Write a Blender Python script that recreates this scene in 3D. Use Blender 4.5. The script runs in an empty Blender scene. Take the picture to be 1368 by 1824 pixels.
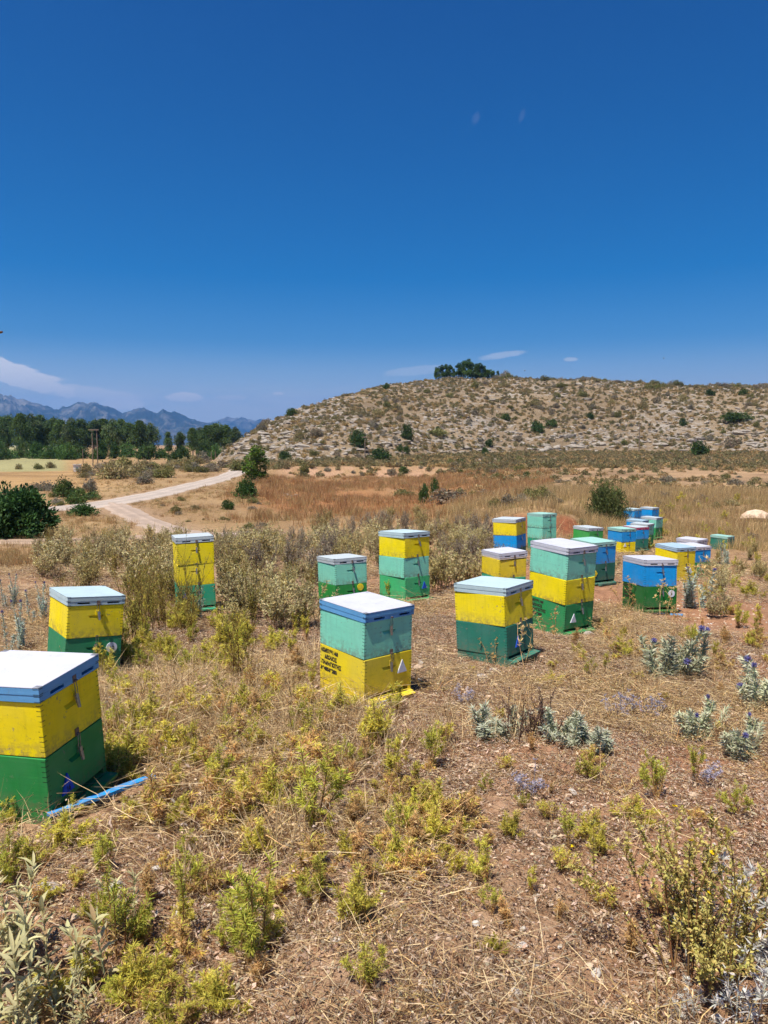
import bpy, bmesh, math, random
import numpy as np
from mathutils import Vector, Matrix, Euler

SC = bpy.context.scene
COL = SC.collection
rng = np.random.default_rng(11)
random.seed(5)
R = math.radians

# ------------------------------------------------------------------ camera
CAMZ, FPX, CX, CY, HOR = 1.7, 1320.0, 684.0, 912.0, 792.0
PITCH = math.atan((CY - HOR) / FPX)
cam_d = bpy.data.cameras.new('camera')
cam_d.sensor_fit = 'VERTICAL'; cam_d.sensor_height = 36.0; cam_d.sensor_width = 27.0
cam_d.lens = 36.0 * FPX / 1824.0
cam_d.clip_start = 0.05; cam_d.clip_end = 60000.0
cam = bpy.data.objects.new('camera', cam_d); COL.objects.link(cam)
cam.location = (0, 0, CAMZ); cam.rotation_euler = (math.pi / 2 - PITCH, 0, 0)
SC.camera = cam

# ------------------------------------------------------------------ light
SUN_EL = R(66.0)
SUN_H = Vector((-0.60, -0.80))
sun_dir = Vector((SUN_H.x * math.cos(SUN_EL), SUN_H.y * math.cos(SUN_EL), math.sin(SUN_EL)))
sd = bpy.data.lights.new('sun', 'SUN'); sd.energy = 4.6; sd.angle = R(0.53); sd.color = (1.0, 0.955, 0.88)
so = bpy.data.objects.new('sun', sd); COL.objects.link(so)
so.rotation_euler = (-sun_dir).to_track_quat('-Z', 'Y').to_euler(); so.location = (0, 0, 40)

W = bpy.data.worlds.new('World'); SC.world = W; W.use_nodes = True
nt = W.node_tree; nt.nodes.clear()
def N(t, **kw):
    n = nt.nodes.new(t)
    for k, v in kw.items(): setattr(n, k, v)
    return n
def LK(a, b): nt.links.new(a, b)
def M(op, a, b=None, c=None, clamp=False):
    n = N('ShaderNodeMath', operation=op); n.use_clamp = clamp
    for i, v in enumerate((a, b, c)):
        if v is None: continue
        if isinstance(v, (int, float)): n.inputs[i].default_value = v
        else: LK(v, n.inputs[i])
    return n.outputs[0]
out = N('ShaderNodeOutputWorld'); bg = N('ShaderNodeBackground')
sky = N('ShaderNodeTexSky', sky_type='NISHITA')
sky.sun_disc = False; sky.sun_elevation = SUN_EL; sky.sun_rotation = math.atan2(SUN_H.x, SUN_H.y)
sky.altitude = 900; sky.air_density = 0.85; sky.dust_density = 0.35; sky.ozone_density = 3.5
sat = N('ShaderNodeHueSaturation'); sat.inputs['Saturation'].default_value = 1.66; sat.inputs['Value'].default_value = 1.2
LK(sky.outputs[0], sat.inputs['Color'])
# (saturation and value are driven by elevation below)
# thin clouds low above the horizon, all the way round, plus the few small ones seen over the hill
tc = N('ShaderNodeTexCoord'); sep = N('ShaderNodeSeparateXYZ'); LK(tc.outputs['Generated'], sep.inputs[0])
az = M('MULTIPLY', M('ARCTAN2', sep.outputs[0], sep.outputs[1]), 57.2958)
el = M('MULTIPLY', M('ARCSINE', sep.outputs[2]), 57.2958)
cmb = N('ShaderNodeCombineXYZ'); LK(M('MULTIPLY', az, 0.22), cmb.inputs[0]); LK(M('MULTIPLY', el, 0.95), cmb.inputs[1])
n1 = N('ShaderNodeTexNoise'); n1.inputs['Scale'].default_value = 1.0; n1.inputs['Detail'].default_value = 7; n1.inputs['Roughness'].default_value = .58
LK(cmb.outputs[0], n1.inputs['Vector'])
cmb2 = N('ShaderNodeCombineXYZ'); LK(M('MULTIPLY', az, 0.55), cmb2.inputs[0]); LK(M('MULTIPLY', el, 1.3), cmb2.inputs[1])
n2 = N('ShaderNodeTexNoise'); n2.inputs['Scale'].default_value = 1.4; n2.inputs['Detail'].default_value = 8; n2.inputs['Roughness'].default_value = .6
LK(cmb2.outputs[0], n2.inputs['Vector'])
def SM(v, a, b, lo=0.0, hi=1.0):
    m = N('ShaderNodeMapRange', interpolation_type='SMOOTHSTEP'); LK(v, m.inputs[0])
    for i, x in zip((1, 2, 3, 4), (a, b, lo, hi)): m.inputs[i].default_value = x
    return m.outputs[0]
def LR(v, a, b, lo, hi):
    m = N('ShaderNodeMapRange'); LK(v, m.inputs[0])
    for i, x in zip((1, 2, 3, 4), (a, b, lo, hi)): m.inputs[i].default_value = x
    return m.outputs[0]
LK(LR(el, 4, 32, 1.40, 1.76), sat.inputs['Saturation']); LK(LR(el, 4, 32, 1.12, 1.02), sat.inputs['Value']); LK(LR(el, 8, 34, .5, .514), sat.inputs['Hue'])
band = M('MULTIPLY', SM(el, 5.2, 2.2), SM(n1.outputs[0], .25, .62))
band = M('ADD', M('MULTIPLY', band, 0.55), M('MULTIPLY', SM(el, 8.0, 1.8), .72), clamp=True)
cl = band; clb = None
def blob(a, e, ra, re, s, tilt=0.0, lo=.25, hi=.75):
    global clb
    da = M('DIVIDE', M('SUBTRACT', az, a), ra)
    ee = M('SUBTRACT', el, e)
    if tilt: ee = M('SUBTRACT', ee, M('MULTIPLY', M('SUBTRACT', az, a), tilt))
    de = M('DIVIDE', ee, re)
    d2 = M('ADD', M('MULTIPLY', da, da), M('MULTIPLY', de, de))
    v = M('ADD', SM(d2, 1.0, 0.0), M('MULTIPLY', M('SUBTRACT', n2.outputs[0], .5), 1.5))
    m = M('MULTIPLY', M('MULTIPLY', SM(v, lo, hi), SM(d2, 1.5, .7)), s)
    clb = m if clb is None else M('MAXIMUM', clb, m)
blob(-28.3, 5.5, 7.5, 1.05, 1.0, -0.34, .1, .5)
blob(-25.2, 4.6, 2.3, 0.5, 1.0, -0.05, .1, .5)
blob(-14.9, 3.5, 1.7, 0.42, 1.0, 0, .1, .5)
blob(-19.2, 2.95, 2.0, .55, .85, 0, .1, .6); blob(-22.0, 3.7, 5.5, .6, .6, -.1, .1, .7); blob(-11.5, 3.5, 1.6, .25, .4)
blob(-8.0, 3.85, .6, .16, .7)
blob(8.9, 6.65, 2.4, 0.34, .38, 0.12, .2, 1.0)
blob(13.9, 6.25, .7, .2, .4)
blob(2.5, 5.6, 3.4, .5, .25, .08)
blob(-33.5, 6.5, 4.0, 1.0, .8); blob(33, 5.5, 4.0, .5, .5)
blob(6.75, 22.6, .5, .6, .05, .6, .35, 1.5); blob(10.1, 22.6, .4, .55, .05, .9, .35, 1.5)
mixc = N('ShaderNodeMix', data_type='RGBA'); LK(cl, mixc.inputs['Factor']); LK(sat.outputs[0], mixc.inputs['A'])
mixc.inputs['B'].default_value = (8.3, 8.9, 9.6, 1)
mixb = N('ShaderNodeMix', data_type='RGBA'); LK(clb, mixb.inputs['Factor']); LK(mixc.outputs['Result'], mixb.inputs['A']); mixb.inputs['B'].default_value = (10.4, 10.2, 10.4, 1)
LK(mixb.outputs['Result'], bg.inputs[0]); bg.inputs[1].default_value = 0.064
LK(bg.outputs[0], out.inputs[0])

vs = SC.view_settings
SC.display_settings.display_device = 'sRGB'
vs.view_transform = 'Standard'; vs.look = 'None'; vs.gamma = 1.0; vs.use_curve_mapping = False; vs.exposure = 0.62
SC.render.engine = 'CYCLES'
SC.cycles.max_bounces = 4; SC.cycles.diffuse_bounces = 3; SC.cycles.use_adaptive_sampling = True; SC.cycles.adaptive_threshold = 0.03; SC.cycles.volume_bounces = 0; SC.cycles.transparent_max_bounces = 4
SC.cycles.use_denoising = True
try: SC.cycles.denoising_prefilter = 'ACCURATE'
except Exception: pass

# ------------------------------------------------------------------ helpers
def S(r, g, b, k=1.0):
    o = []
    for v in (r, g, b):
        v /= 255.0
        o.append((v / 12.92 if v <= .04045 else ((v + .055) / 1.055) ** 2.4) * k)
    return np.array(o)

class MB:
    def __init__(s): s.v = []; s.f3 = []; s.f4 = []; s.c = []; s.n = 0
    def add(s, V, F, C):
        V = np.asarray(V, float).reshape(-1, 3); F = np.asarray(F, int)
        C = np.asarray(C, float)
        if C.ndim == 1: C = np.tile(C, (len(V), 1))
        (s.f3 if F.shape[1] == 3 else s.f4).append(F + s.n)
        s.v.append(V); s.c.append(C); s.n += len(V)
    def mesh(s, name, mat, smooth=False):
        V = np.concatenate(s.v); C = np.concatenate(s.c)
        me = bpy.data.meshes.new(name)
        L = []; st = []; tot = []; p = 0
        for fs, k in ((s.f3, 3), (s.f4, 4)):
            if fs:
                A = np.concatenate(fs); L.append(A.ravel()); m = len(A)
                st.append(p + np.arange(m) * k); tot.append(np.full(m, k)); p += m * k
        L = np.concatenate(L); st = np.concatenate(st); tot = np.concatenate(tot)
        me.vertices.add(len(V)); me.vertices.foreach_set('co', V.ravel().astype(np.float32))
        me.loops.add(len(L)); me.loops.foreach_set('vertex_index', L.astype(np.int32))
        me.polygons.add(len(st)); me.polygons.foreach_set('loop_start', st.astype(np.int32))
        try: me.polygons.foreach_set('loop_total', tot.astype(np.int32))
        except Exception: pass
        a = me.attributes.new('Col', 'FLOAT_COLOR', 'POINT')
        a.data.foreach_set('color', np.concatenate([C, np.ones((len(C), 1))], 1).ravel().astype(np.float32))
        if smooth: me.polygons.foreach_set('use_smooth', np.ones(len(st), bool))
        me.update(); me.validate()
        if mat: me.materials.append(mat)
        return me

def unit(a): return a / np.maximum(np.linalg.norm(a, axis=-1, keepdims=True), 1e-9)
def rdir(n): return unit(rng.normal(size=(n, 3)))
def vary(c, n, v=.18, h=.06):
    c = np.asarray(c, float)
    k = rng.normal(1, v, (n, 1)).clip(.45, 1.7)
    return np.clip(np.tile(c, (n, 1)) * k * rng.normal(1, h, (n, 3)).clip(.7, 1.3), 0, 1)
def kites(mb, P, D, L, Wd, C, droop=.12, fold=.25):
    """one folded kite-shaped leaf per row"""
    n = len(P); L = np.broadcast_to(L, (n,))[:, None]; Wd = np.broadcast_to(Wd, (n,))[:, None]
    side = unit(np.cross(D, rdir(n))); nor = np.cross(side, D)
    nor *= np.where(nor[:, 2:3] < 0, -1, 1)
    m = P + D * L * .45
    V = np.stack([P, m + side * Wd * .5 + nor * Wd * fold, P + D * L - nor * L * droop, m - side * Wd * .5 + nor * Wd * fold], 1)
    F = np.arange(n * 4).reshape(n, 4)
    mb.add(V.reshape(-1, 3), F, np.repeat(C, 4, 0))
def blades(mb, P, D, L, Wd, C, bend):
    """curved grass blade: two quads and a tip"""
    n = len(P); L = np.broadcast_to(L, (n,))[:, None]; Wd = np.broadcast_to(Wd, (n,))[:, None]
    side = unit(np.cross(D, rdir(n)))
    m1 = P + D * L * .5 + bend * .3 * L; t = P + D * L * .92 + bend * L
    V = np.stack([P - side * Wd * .5, P + side * Wd * .5, m1 + side * Wd * .42, m1 - side * Wd * .42, t], 1)
    b = np.arange(n)[:, None] * 5
    mb.add(V.reshape(-1, 3), b + np.array([[0, 1, 2, 3]]), np.repeat(C, 5, 0))
    mb.f3.append(b + np.array([[3, 2, 4]]) + mb.n - n * 5)
def tube(mb, path, rad, col, sides=4):
    path = np.asarray(path, float); k = len(path); rad = np.broadcast_to(rad, (k,))
    T = unit(np.gradient(path, axis=0)); ref = np.array([.31, .17, .93]) if abs(T[0, 2]) < .85 else np.array([1., .1, 0])
    A = unit(np.cross(T, ref)); B = np.cross(T, A)
    th = np.arange(sides) / sides * 2 * np.pi
    V = path[:, None] + rad[:, None, None] * (A[:, None] * np.cos(th)[None, :, None] + B[:, None] * np.sin(th)[None, :, None])
    F = []
    for i in range(k - 1):
        for j in range(sides):
            a, b = i * sides + j, i * sides + (j + 1) % sides
            F.append((a, b, b + sides, a + sides))
    mb.add(V.reshape(-1, 3), F, col)
def sphere(mb, c, r, col, nu=8, nv=6, noise=0.0):
    u = np.arange(nu) / nu * 2 * np.pi; v = np.linspace(0, np.pi, nv + 1)[1:-1]
    P = [(0, 0, 1)] + [(math.sin(b) * math.cos(a), math.sin(b) * math.sin(a), math.cos(b)) for b in v for a in u] + [(0, 0, -1)]
    P = np.array(P); P = P * (1 + noise * rng.normal(size=(len(P), 1)))
    r = np.asarray(r, float)
    q = []; t = []
    for j in range(nu): t.append((0, 1 + j, 1 + (j + 1) % nu))
    for i in range(nv - 2):
        for j in range(nu):
            a, b = 1 + i * nu + j, 1 + i * nu + (j + 1) % nu; q.append((a, a + nu, b + nu, b))
    e = len(P) - 1; s0 = 1 + (nv - 2) * nu
    for j in range(nu): t.append((s0 + j, e, s0 + (j + 1) % nu))
    mb.add(P * r + np.asarray(c), q, col); mb.f3.append(np.array(t) + mb.n - len(P))

def newobj(name, data, parent=None, loc=None, rot=None, scale=None):
    o = bpy.data.objects.new(name, data); COL.objects.link(o)
    if parent is not None: o.parent = parent
    if loc is not None: o.location = loc
    if rot is not None: o.rotation_euler = rot
    if scale is not None: o.scale = (scale,) * 3 if isinstance(scale, (int, float)) else scale
    return o
def tag(o, label, cat, group=None, kind=None):
    if label: o['label'] = label
    if cat: o['category'] = cat
    if group: o['group'] = group
    if kind: o['kind'] = kind
    return o

ONES = 'first second third fourth fifth sixth seventh eighth ninth tenth eleventh twelfth thirteenth fourteenth fifteenth sixteenth seventeenth eighteenth nineteenth'.split()
TENS = {2: ('twentieth', 'twenty'), 3: ('thirtieth', 'thirty'), 4: ('fortieth', 'forty'), 5: ('fiftieth', 'fifty'), 6: ('sixtieth', 'sixty'), 7: ('seventieth', 'seventy')}
def ordinal(n):
    if n < 20: return ONES[n - 1]
    t, o = divmod(n, 10); return TENS[t][0] if o == 0 else TENS[t][1] + '-' + ONES[o - 1]

# ------------------------------------------------------------------ materials
def mat_new(name):
    m = bpy.data.materials.new(name); m.use_nodes = True
    t = m.node_tree; t.nodes.clear()
    o = t.nodes.new('ShaderNodeOutputMaterial')
    return m, t, o
class NT:
    def __init__(s, t): s.t = t
    def n(s, typ, **kw):
        x = s.t.nodes.new(typ)
        for k, v in kw.items(): setattr(x, k, v)
        return x
    def l(s, a, b): s.t.links.new(a, b)
    def math(s, op, a, b=None, clamp=False):
        x = s.n('ShaderNodeMath', operation=op); x.use_clamp = clamp
        for i, v in enumerate((a, b)):
            if v is None: continue
            if isinstance(v, (int, float)): x.inputs[i].default_value = v
            else: s.l(v, x.inputs[i])
        return x.outputs[0]
    def noise(s, vec, scale, detail=4, rough=.55, dist=0):
        x = s.n('ShaderNodeTexNoise'); x.inputs['Scale'].default_value = scale; x.inputs['Detail'].default_value = detail
        x.inputs['Roughness'].default_value = rough; x.inputs['Distortion'].default_value = dist
        if vec is not None: s.l(vec, x.inputs['Vector'])
        return x.outputs[0]
    def rng(s, v, a, b, lo, hi, smooth=False):
        x = s.n('ShaderNodeMapRange'); x.interpolation_type = 'SMOOTHSTEP' if smooth else 'LINEAR'
        s.l(v, x.inputs[0])
        for i, q in zip((1, 2, 3, 4), (a, b, lo, hi)): x.inputs[i].default_value = q
        return x.outputs[0]
    def mix(s, f, a, b, blend='MIX'):
        x = s.n('ShaderNodeMix', data_type='RGBA', blend_type=blend)
        for k, v in (('Factor', f), ('A', a), ('B', b)):
            i = x.inputs[k]
            if isinstance(v, (int, float)): i.default_value = v
            elif isinstance(v, (tuple, list, np.ndarray)): i.default_value = tuple(v)[:3] + (1,)
            else: s.l(v, i)
        return x.outputs['Result']
    def bump(s, h, st, dist):
        x = s.n('ShaderNodeBump'); x.inputs['Strength'].default_value = st; x.inputs['Distance'].default_value = dist
        s.l(h, x.inputs['Height']); return x.outputs[0]
    def mapping(s, vec, scale):
        x = s.n('ShaderNodeMapping'); x.inputs['Scale'].default_value = scale; s.l(vec, x.inputs[0]); return x.outputs[0]

def mat_leaf(name, transl=.25, rough=.7, spec=.25, var=.22):
    m, t, o = mat_new(name); q = NT(t)
    at = q.n('ShaderNodeAttribute', attribute_name='Col'); oi = q.n('ShaderNodeObjectInfo')
    k = q.rng(oi.outputs['Random'], 0, 1, 1 - var, 1 + var)
    c = q.mix(1.0, at.outputs[0], (1, 1, 1), 'MULTIPLY')
    vm = q.n('ShaderNodeVectorMath', operation='SCALE'); q.l(c, vm.inputs[0]); q.l(k, vm.inputs['Scale'])
    p = q.n('ShaderNodeBsdfPrincipled'); p.inputs['Roughness'].default_value = rough; p.inputs['Specular IOR Level'].default_value = spec
    q.l(vm.outputs[0], p.inputs['Base Color'])
    if transl:
        tr = q.n('ShaderNodeBsdfTranslucent'); q.l(vm.outputs[0], tr.inputs[0])
        ms = q.n('ShaderNodeMixShader'); ms.inputs[0].default_value = transl
        q.l(p.outputs[0], ms.inputs[1]); q.l(tr.outputs[0], ms.inputs[2]); q.l(ms.outputs[0], o.inputs[0])
    else: q.l(p.outputs[0], o.inputs[0])
    return m
M_leaf = mat_leaf('leaf', .32); M_straw = mat_leaf('straw', .18, .75, .2, .15); M_stem = mat_leaf('stem', 0, .8, .15)

def mat_stone(name, base, dark, bd=.002):
    m, t, o = mat_new(name); q = NT(t)
    tcn = q.n('ShaderNodeTexCoord'); oi = q.n('ShaderNodeObjectInfo')
    v = tcn.outputs['Object']
    a = q.noise(v, 3.0, 6, .65); b = q.noise(v, 14, 5, .6)
    c = q.mix(q.rng(a, .35, .7, 0, 1), base, dark)
    c = q.mix(q.rng(b, .5, .75, 0, .5), c, tuple(np.array(base) * .55))
    k = q.rng(oi.outputs['Random'], 0, 1, .75, 1.2)
    vm = q.n('ShaderNodeVectorMath', operation='SCALE'); q.l(c, vm.inputs[0]); q.l(k, vm.inputs['Scale'])
    p = q.n('ShaderNodeBsdfPrincipled'); p.inputs['Roughness'].default_value = .85; p.inputs['Specular IOR Level'].default_value = .2
    q.l(vm.outputs[0], p.inputs['Base Color'])
    q.l(q.bump(q.math('ADD', b, a), .5, bd), p.inputs['Normal']); q.l(p.outputs[0], o.inputs[0])
    return m
M_stone = mat_stone('stone_beige', S(212, 188, 160), S(186, 154, 126))
M_stone_g = mat_stone('stone_grey', S(206, 198, 186), S(168, 156, 144))
M_rock = mat_stone('limestone', S(170, 160, 146), S(140, 126, 110), .12)

def mat_plain(name, col, rough=.6, metal=0.0, nz=.15, sc=8):
    m, t, o = mat_new(name); q = NT(t)
    tcn = q.n('ShaderNodeTexCoord')
    c = q.mix(q.rng(q.noise(tcn.outputs['Object'], sc, 5), .3, .75, 0, 1), tuple(np.array(col) * (1 + nz)), tuple(np.array(col) * (1 - nz * 1.5)))
    p = q.n('ShaderNodeBsdfPrincipled'); p.inputs['Roughness'].default_value = rough; p.inputs['Metallic'].default_value = metal
    q.l(c, p.inputs['Base Color']); q.l(p.outputs[0], o.inputs[0]); return m

def mat_paint(name, col, wear=.5, splash=1.0):
    """brushed oil paint over boards: grain, grime, chipped finger joints at the corners"""
    m, t, o = mat_new(name); q = NT(t)
    tcn = q.n('ShaderNodeTexCoord'); v = tcn.outputs['Object']; oi = q.n('ShaderNodeObjectInfo')
    off = q.n('ShaderNodeVectorMath', operation='ADD'); q.l(v, off.inputs[0])
    cx = q.n('ShaderNodeCombineXYZ')
    for i in range(3): q.l(q.math('MULTIPLY', oi.outputs['Random'], 37.0 + 11 * i), cx.inputs[i])
    q.l(cx.outputs[0], off.inputs[1]); w = off.outputs[0]
    g = q.noise(q.mapping(w, (3.5, 3.5, 70)), 1.0, 5, .6, .4)
    big = q.noise(w, 7, 4, .6); fine = q.noise(w, 60, 3, .6)
    col = np.array(col)
    c = q.mix(q.rng(big, .35, .7, 0, 1), tuple(col * 1.04), tuple(col * .88 + .004))
    c = q.mix(q.rng(g, .52, .72, 0, .3), c, tuple(col * .68))
    c = q.mix(q.rng(q.noise(w, 2.6, 3, .6), .42, .7, 0, .55 if splash else .2), c, tuple(col * .78 + .075))
    c = q.mix(q.rng(q.noise(q.mapping(w, (34, 34, 2.2)), 1.0, 3, .6), .56, .74, 0, .55 * wear), c, tuple(col * .5 + .01))
    sz = q.n('ShaderNodeSeparateXYZ'); q.l(v, sz.inputs[0])
    spl = q.math('MULTIPLY', q.rng(sz.outputs[2], .09, .0, 0, 1), q.rng(q.noise(w, 28, 4, .7), .42, .6, 0, 1.2 * wear * splash))
    c = q.mix(spl, c, (.20, .135, .085))
    chip = q.math('MULTIPLY', q.rng(q.noise(w, 34, 4, .7), .62, .65, 0, 1), q.rng(q.noise(w, 5, 2), .46, .58, 0, 1.2 * wear))
    c = q.mix(chip, c, (.22, .18, .14))
    grime = q.math('MULTIPLY', q.rng(fine, .58, .72, 0, 1), q.rng(q.noise(w, 3.2, 3), .48, .62, 0, .55 * wear))
    c = q.mix(grime, c, (.07, .055, .04))
    # finger joints: short dark cracks near the upright corners
    sp = q.n('ShaderNodeSeparateXYZ'); q.l(v, sp.inputs[0])
    ax = q.math('ABSOLUTE', sp.outputs[0]); ay = q.math('ABSOLUTE', sp.outputs[1])
    near = q.math('MULTIPLY', q.rng(ax, .186, .190, 0, 1), q.rng(ay, .222, .226, 0, 1))
    saw = q.math('FRACT', q.math('MULTIPLY', q.math('ADD', sp.outputs[2], q.math('MULTIPLY', q.math('SUBTRACT', fine, .5), .006)), 44.0))
    line = q.math('LESS_THAN', saw, .2)
    jn = q.math('MULTIPLY', q.math('MULTIPLY', near, line), q.rng(q.noise(w, 18, 2), .36, .5, 0, .85))
    c = q.mix(jn, c, tuple(col * .18 + .008))
    p = q.n('ShaderNodeBsdfPrincipled'); q.l(q.rng(big, .3, .7, .5, .68), p.inputs['Roughness']); p.inputs['Specular IOR Level'].default_value = .3
    q.l(c, p.inputs['Base Color'])
    h = q.math('SUBTRACT', q.math('ADD', q.math('MULTIPLY', g, .6), q.math('MULTIPLY', fine, .25)), q.math('MULTIPLY', jn, 1.5))
    q.l(q.bump(h, .35, .003), p.inputs['Normal']); q.l(p.outputs[0], o.inputs[0])
    return m
_pm = {}
PC = dict(yellow=S(246, 220, 0), yellow_old=S(238, 210, 36), green=S(34, 135, 62), green12=S(38, 132, 84), emerald=S(26, 158, 118),
          teal=S(40, 118, 98), green6=S(34, 142, 76), green7=S(30, 140, 58), leafgreen=S(66, 180, 112), bottle=S(4, 104, 30),
          mint=S(130, 212, 182), blue=S(4, 150, 220), skyblue=S(96, 160, 208), white=S(200, 200, 206), offwhite=S(188, 196, 196),
          aqua=S(182, 202, 203), paleblue=S(164, 188, 200), mintlid=S(156, 200, 184), pink=S(190, 84, 112), cream=S(232, 216, 186),
          grass=S(60, 165, 72), darkteal=S(34, 104, 84), gap=S(40, 34, 26), tagblue=S(30, 80, 190), tagwhite=S(216, 216, 222), ink=S(22, 20, 20))
def paint(c):
    if c not in _pm: lidc = c in ('white', 'aqua', 'offwhite', 'paleblue', 'mintlid', 'skyblue', 'pink', 'cream', 'tagwhite', 'tagblue'); _pm[c] = mat_paint('paint_' + c, PC[c], .22 if lidc else .5, 0.0 if lidc else 1.0)
    return _pm[c]
M_metal = mat_plain('galvanised_metal', S(150, 146, 138), .45, .8, .25, 60)
M_rust = mat_plain('rusty_metal', S(120, 104, 92), .7, .4, .3, 60)
M_dark = mat_plain('dark_gap', S(38, 34, 30), .9)

# ------------------------------------------------------------------ terrain function
_tab = np.random.default_rng(3).random((256, 256))
def vnoise(x, y):
    xi = np.floor(x).astype(int); yi = np.floor(y).astype(int); fx = x - xi; fy = y - yi
    fx = fx * fx * (3 - 2 * fx); fy = fy * fy * (3 - 2 * fy)
    g = lambda a, b: _tab[a & 255, b & 255]
    return (g(xi, yi) * (1 - fx) + g(xi + 1, yi) * fx) * (1 - fy) + (g(xi, yi + 1) * (1 - fx) + g(xi + 1, yi + 1) * fx) * fy - .5
def fbm(x, y, o=4):
    s = 0; a = 1.0
    for i in range(o): s = s + a * vnoise(x * 2 ** i + 17.3 * i, y * 2 ** i + 5.1 * i); a *= .5
    return s
def sstep(v, a, b):
    t = np.clip((v - a) / (b - a), 0, 1); return t * t * (3 - 2 * t)

POSES = {
 'H1': (-1.614, 3.284, 0.104, 77.6, -0.8, -3.9), 'H2': (-2.373, 5.703, -0.045, 38.8, 0.3, 5.1),
 'H3': (-2.249, 8.692, -0.213, 21.1, -0.7, -1.0), 'H4': (-0.134, 5.008, 0.027, 39.9, 1.7, 0.4),
 'H5': (0.937, 6.080, -0.039, 48.2, -2.7, -0.5), 'H6': (1.773, 7.385, -0.125, 34.3, 3.1, 0.2),
 'H7': (-0.496, 8.815, -0.240, 29.4, -3.5, -0.0), 'H8': (0.259, 9.289, -0.236, 39.9, -2.1, 1.2),
 'H9': (2.451, 14.244, -0.559, 54.2, -2.0, -1.5), 'H10': (3.556, 16.570, -0.679, 32.2, -1.0, 0.2),
 'H11': (1.649, 10.107, -0.371, 20.0, 0.9, 0.2), 'H12': (4.531, 16.406, -0.720, 29.5, 0.8, 1.3),
 'H13': (3.071, 10.826, -0.294, 28.0, 1.6, -0.3), 'H14': (3.171, 8.745, -0.245, 11.7, -2.3, 1.2),
 'H15': (4.987, 12.606, -0.617, 24.9, 1.8, -0.0), 'H16': (6.166, 14.662, -0.887, 23.7, 1.6, 0.2),
 'H17': (6.774, 16.202, -0.957, 37.0, 1.1, 0.1), 'H18': (9.539, 20.760, -1.205, 39.7, 1.3, 1.7),
 'H19': (5.632, 17.451, -0.864, 23.6, -0.1, 0.4), 'H20': (6.667, 19.491, -1.051, 23.6, 0.3, 0.1),
 'H21': (7.200, 20.550, -1.083, 46.9, 0.7, 0.5), 'H22': (7.423, 21.630, -1.090, 48.1, 1.7, 1.1),
 'H23': (8.118, 22.392, -1.084, 43.4, 1.5, 1.1), 'H24': (8.936, 26.595, -1.190, 35.5, 0.1, 0.6),
 'H25': (9.637, 26.804, -1.166, 36.7, 0.8, 0.7),
}
_HP = np.array([p[:3] for p in POSES.values()])
RPX = np.array([340, 372, 388, 400, 430, 465, 520, 560, 610, 650, 700, 780, 890, 1000, 1150, 1368, 1650, 2600])
RY = np.array([813, 813, 812, 806, 782, 754, 739, 727, 711, 696, 687, 679, 676, 680, 686, 690, 695, 720])
RR = np.array([165, 165, 165, 166, 171, 180, 196, 210, 230, 248, 265, 288, 300, 300, 300, 300, 300, 300.])
RM = np.array([150, 150, 150, 150, 146, 142, 136, 134, 136, 142, 150, 168, 185, 192, 195, 196, 196, 196.])
RMZ = np.array([-1.9, -1.9, -1.9, -1.9, -1.7, -1.6, -1.4, -1.3, -1.2, -1.2, -1.0, -.7, -.5, -.4, -.3, -.2, -.2, -.2])
def pxof(x, y):
    a = np.arctan2(x, np.maximum(y, 1e-6)); a = np.where(y <= 0, np.sign(x) * 1.2, a)
    return CX + FPX * np.tan(np.clip(a, -1.0, 1.0))
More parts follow.
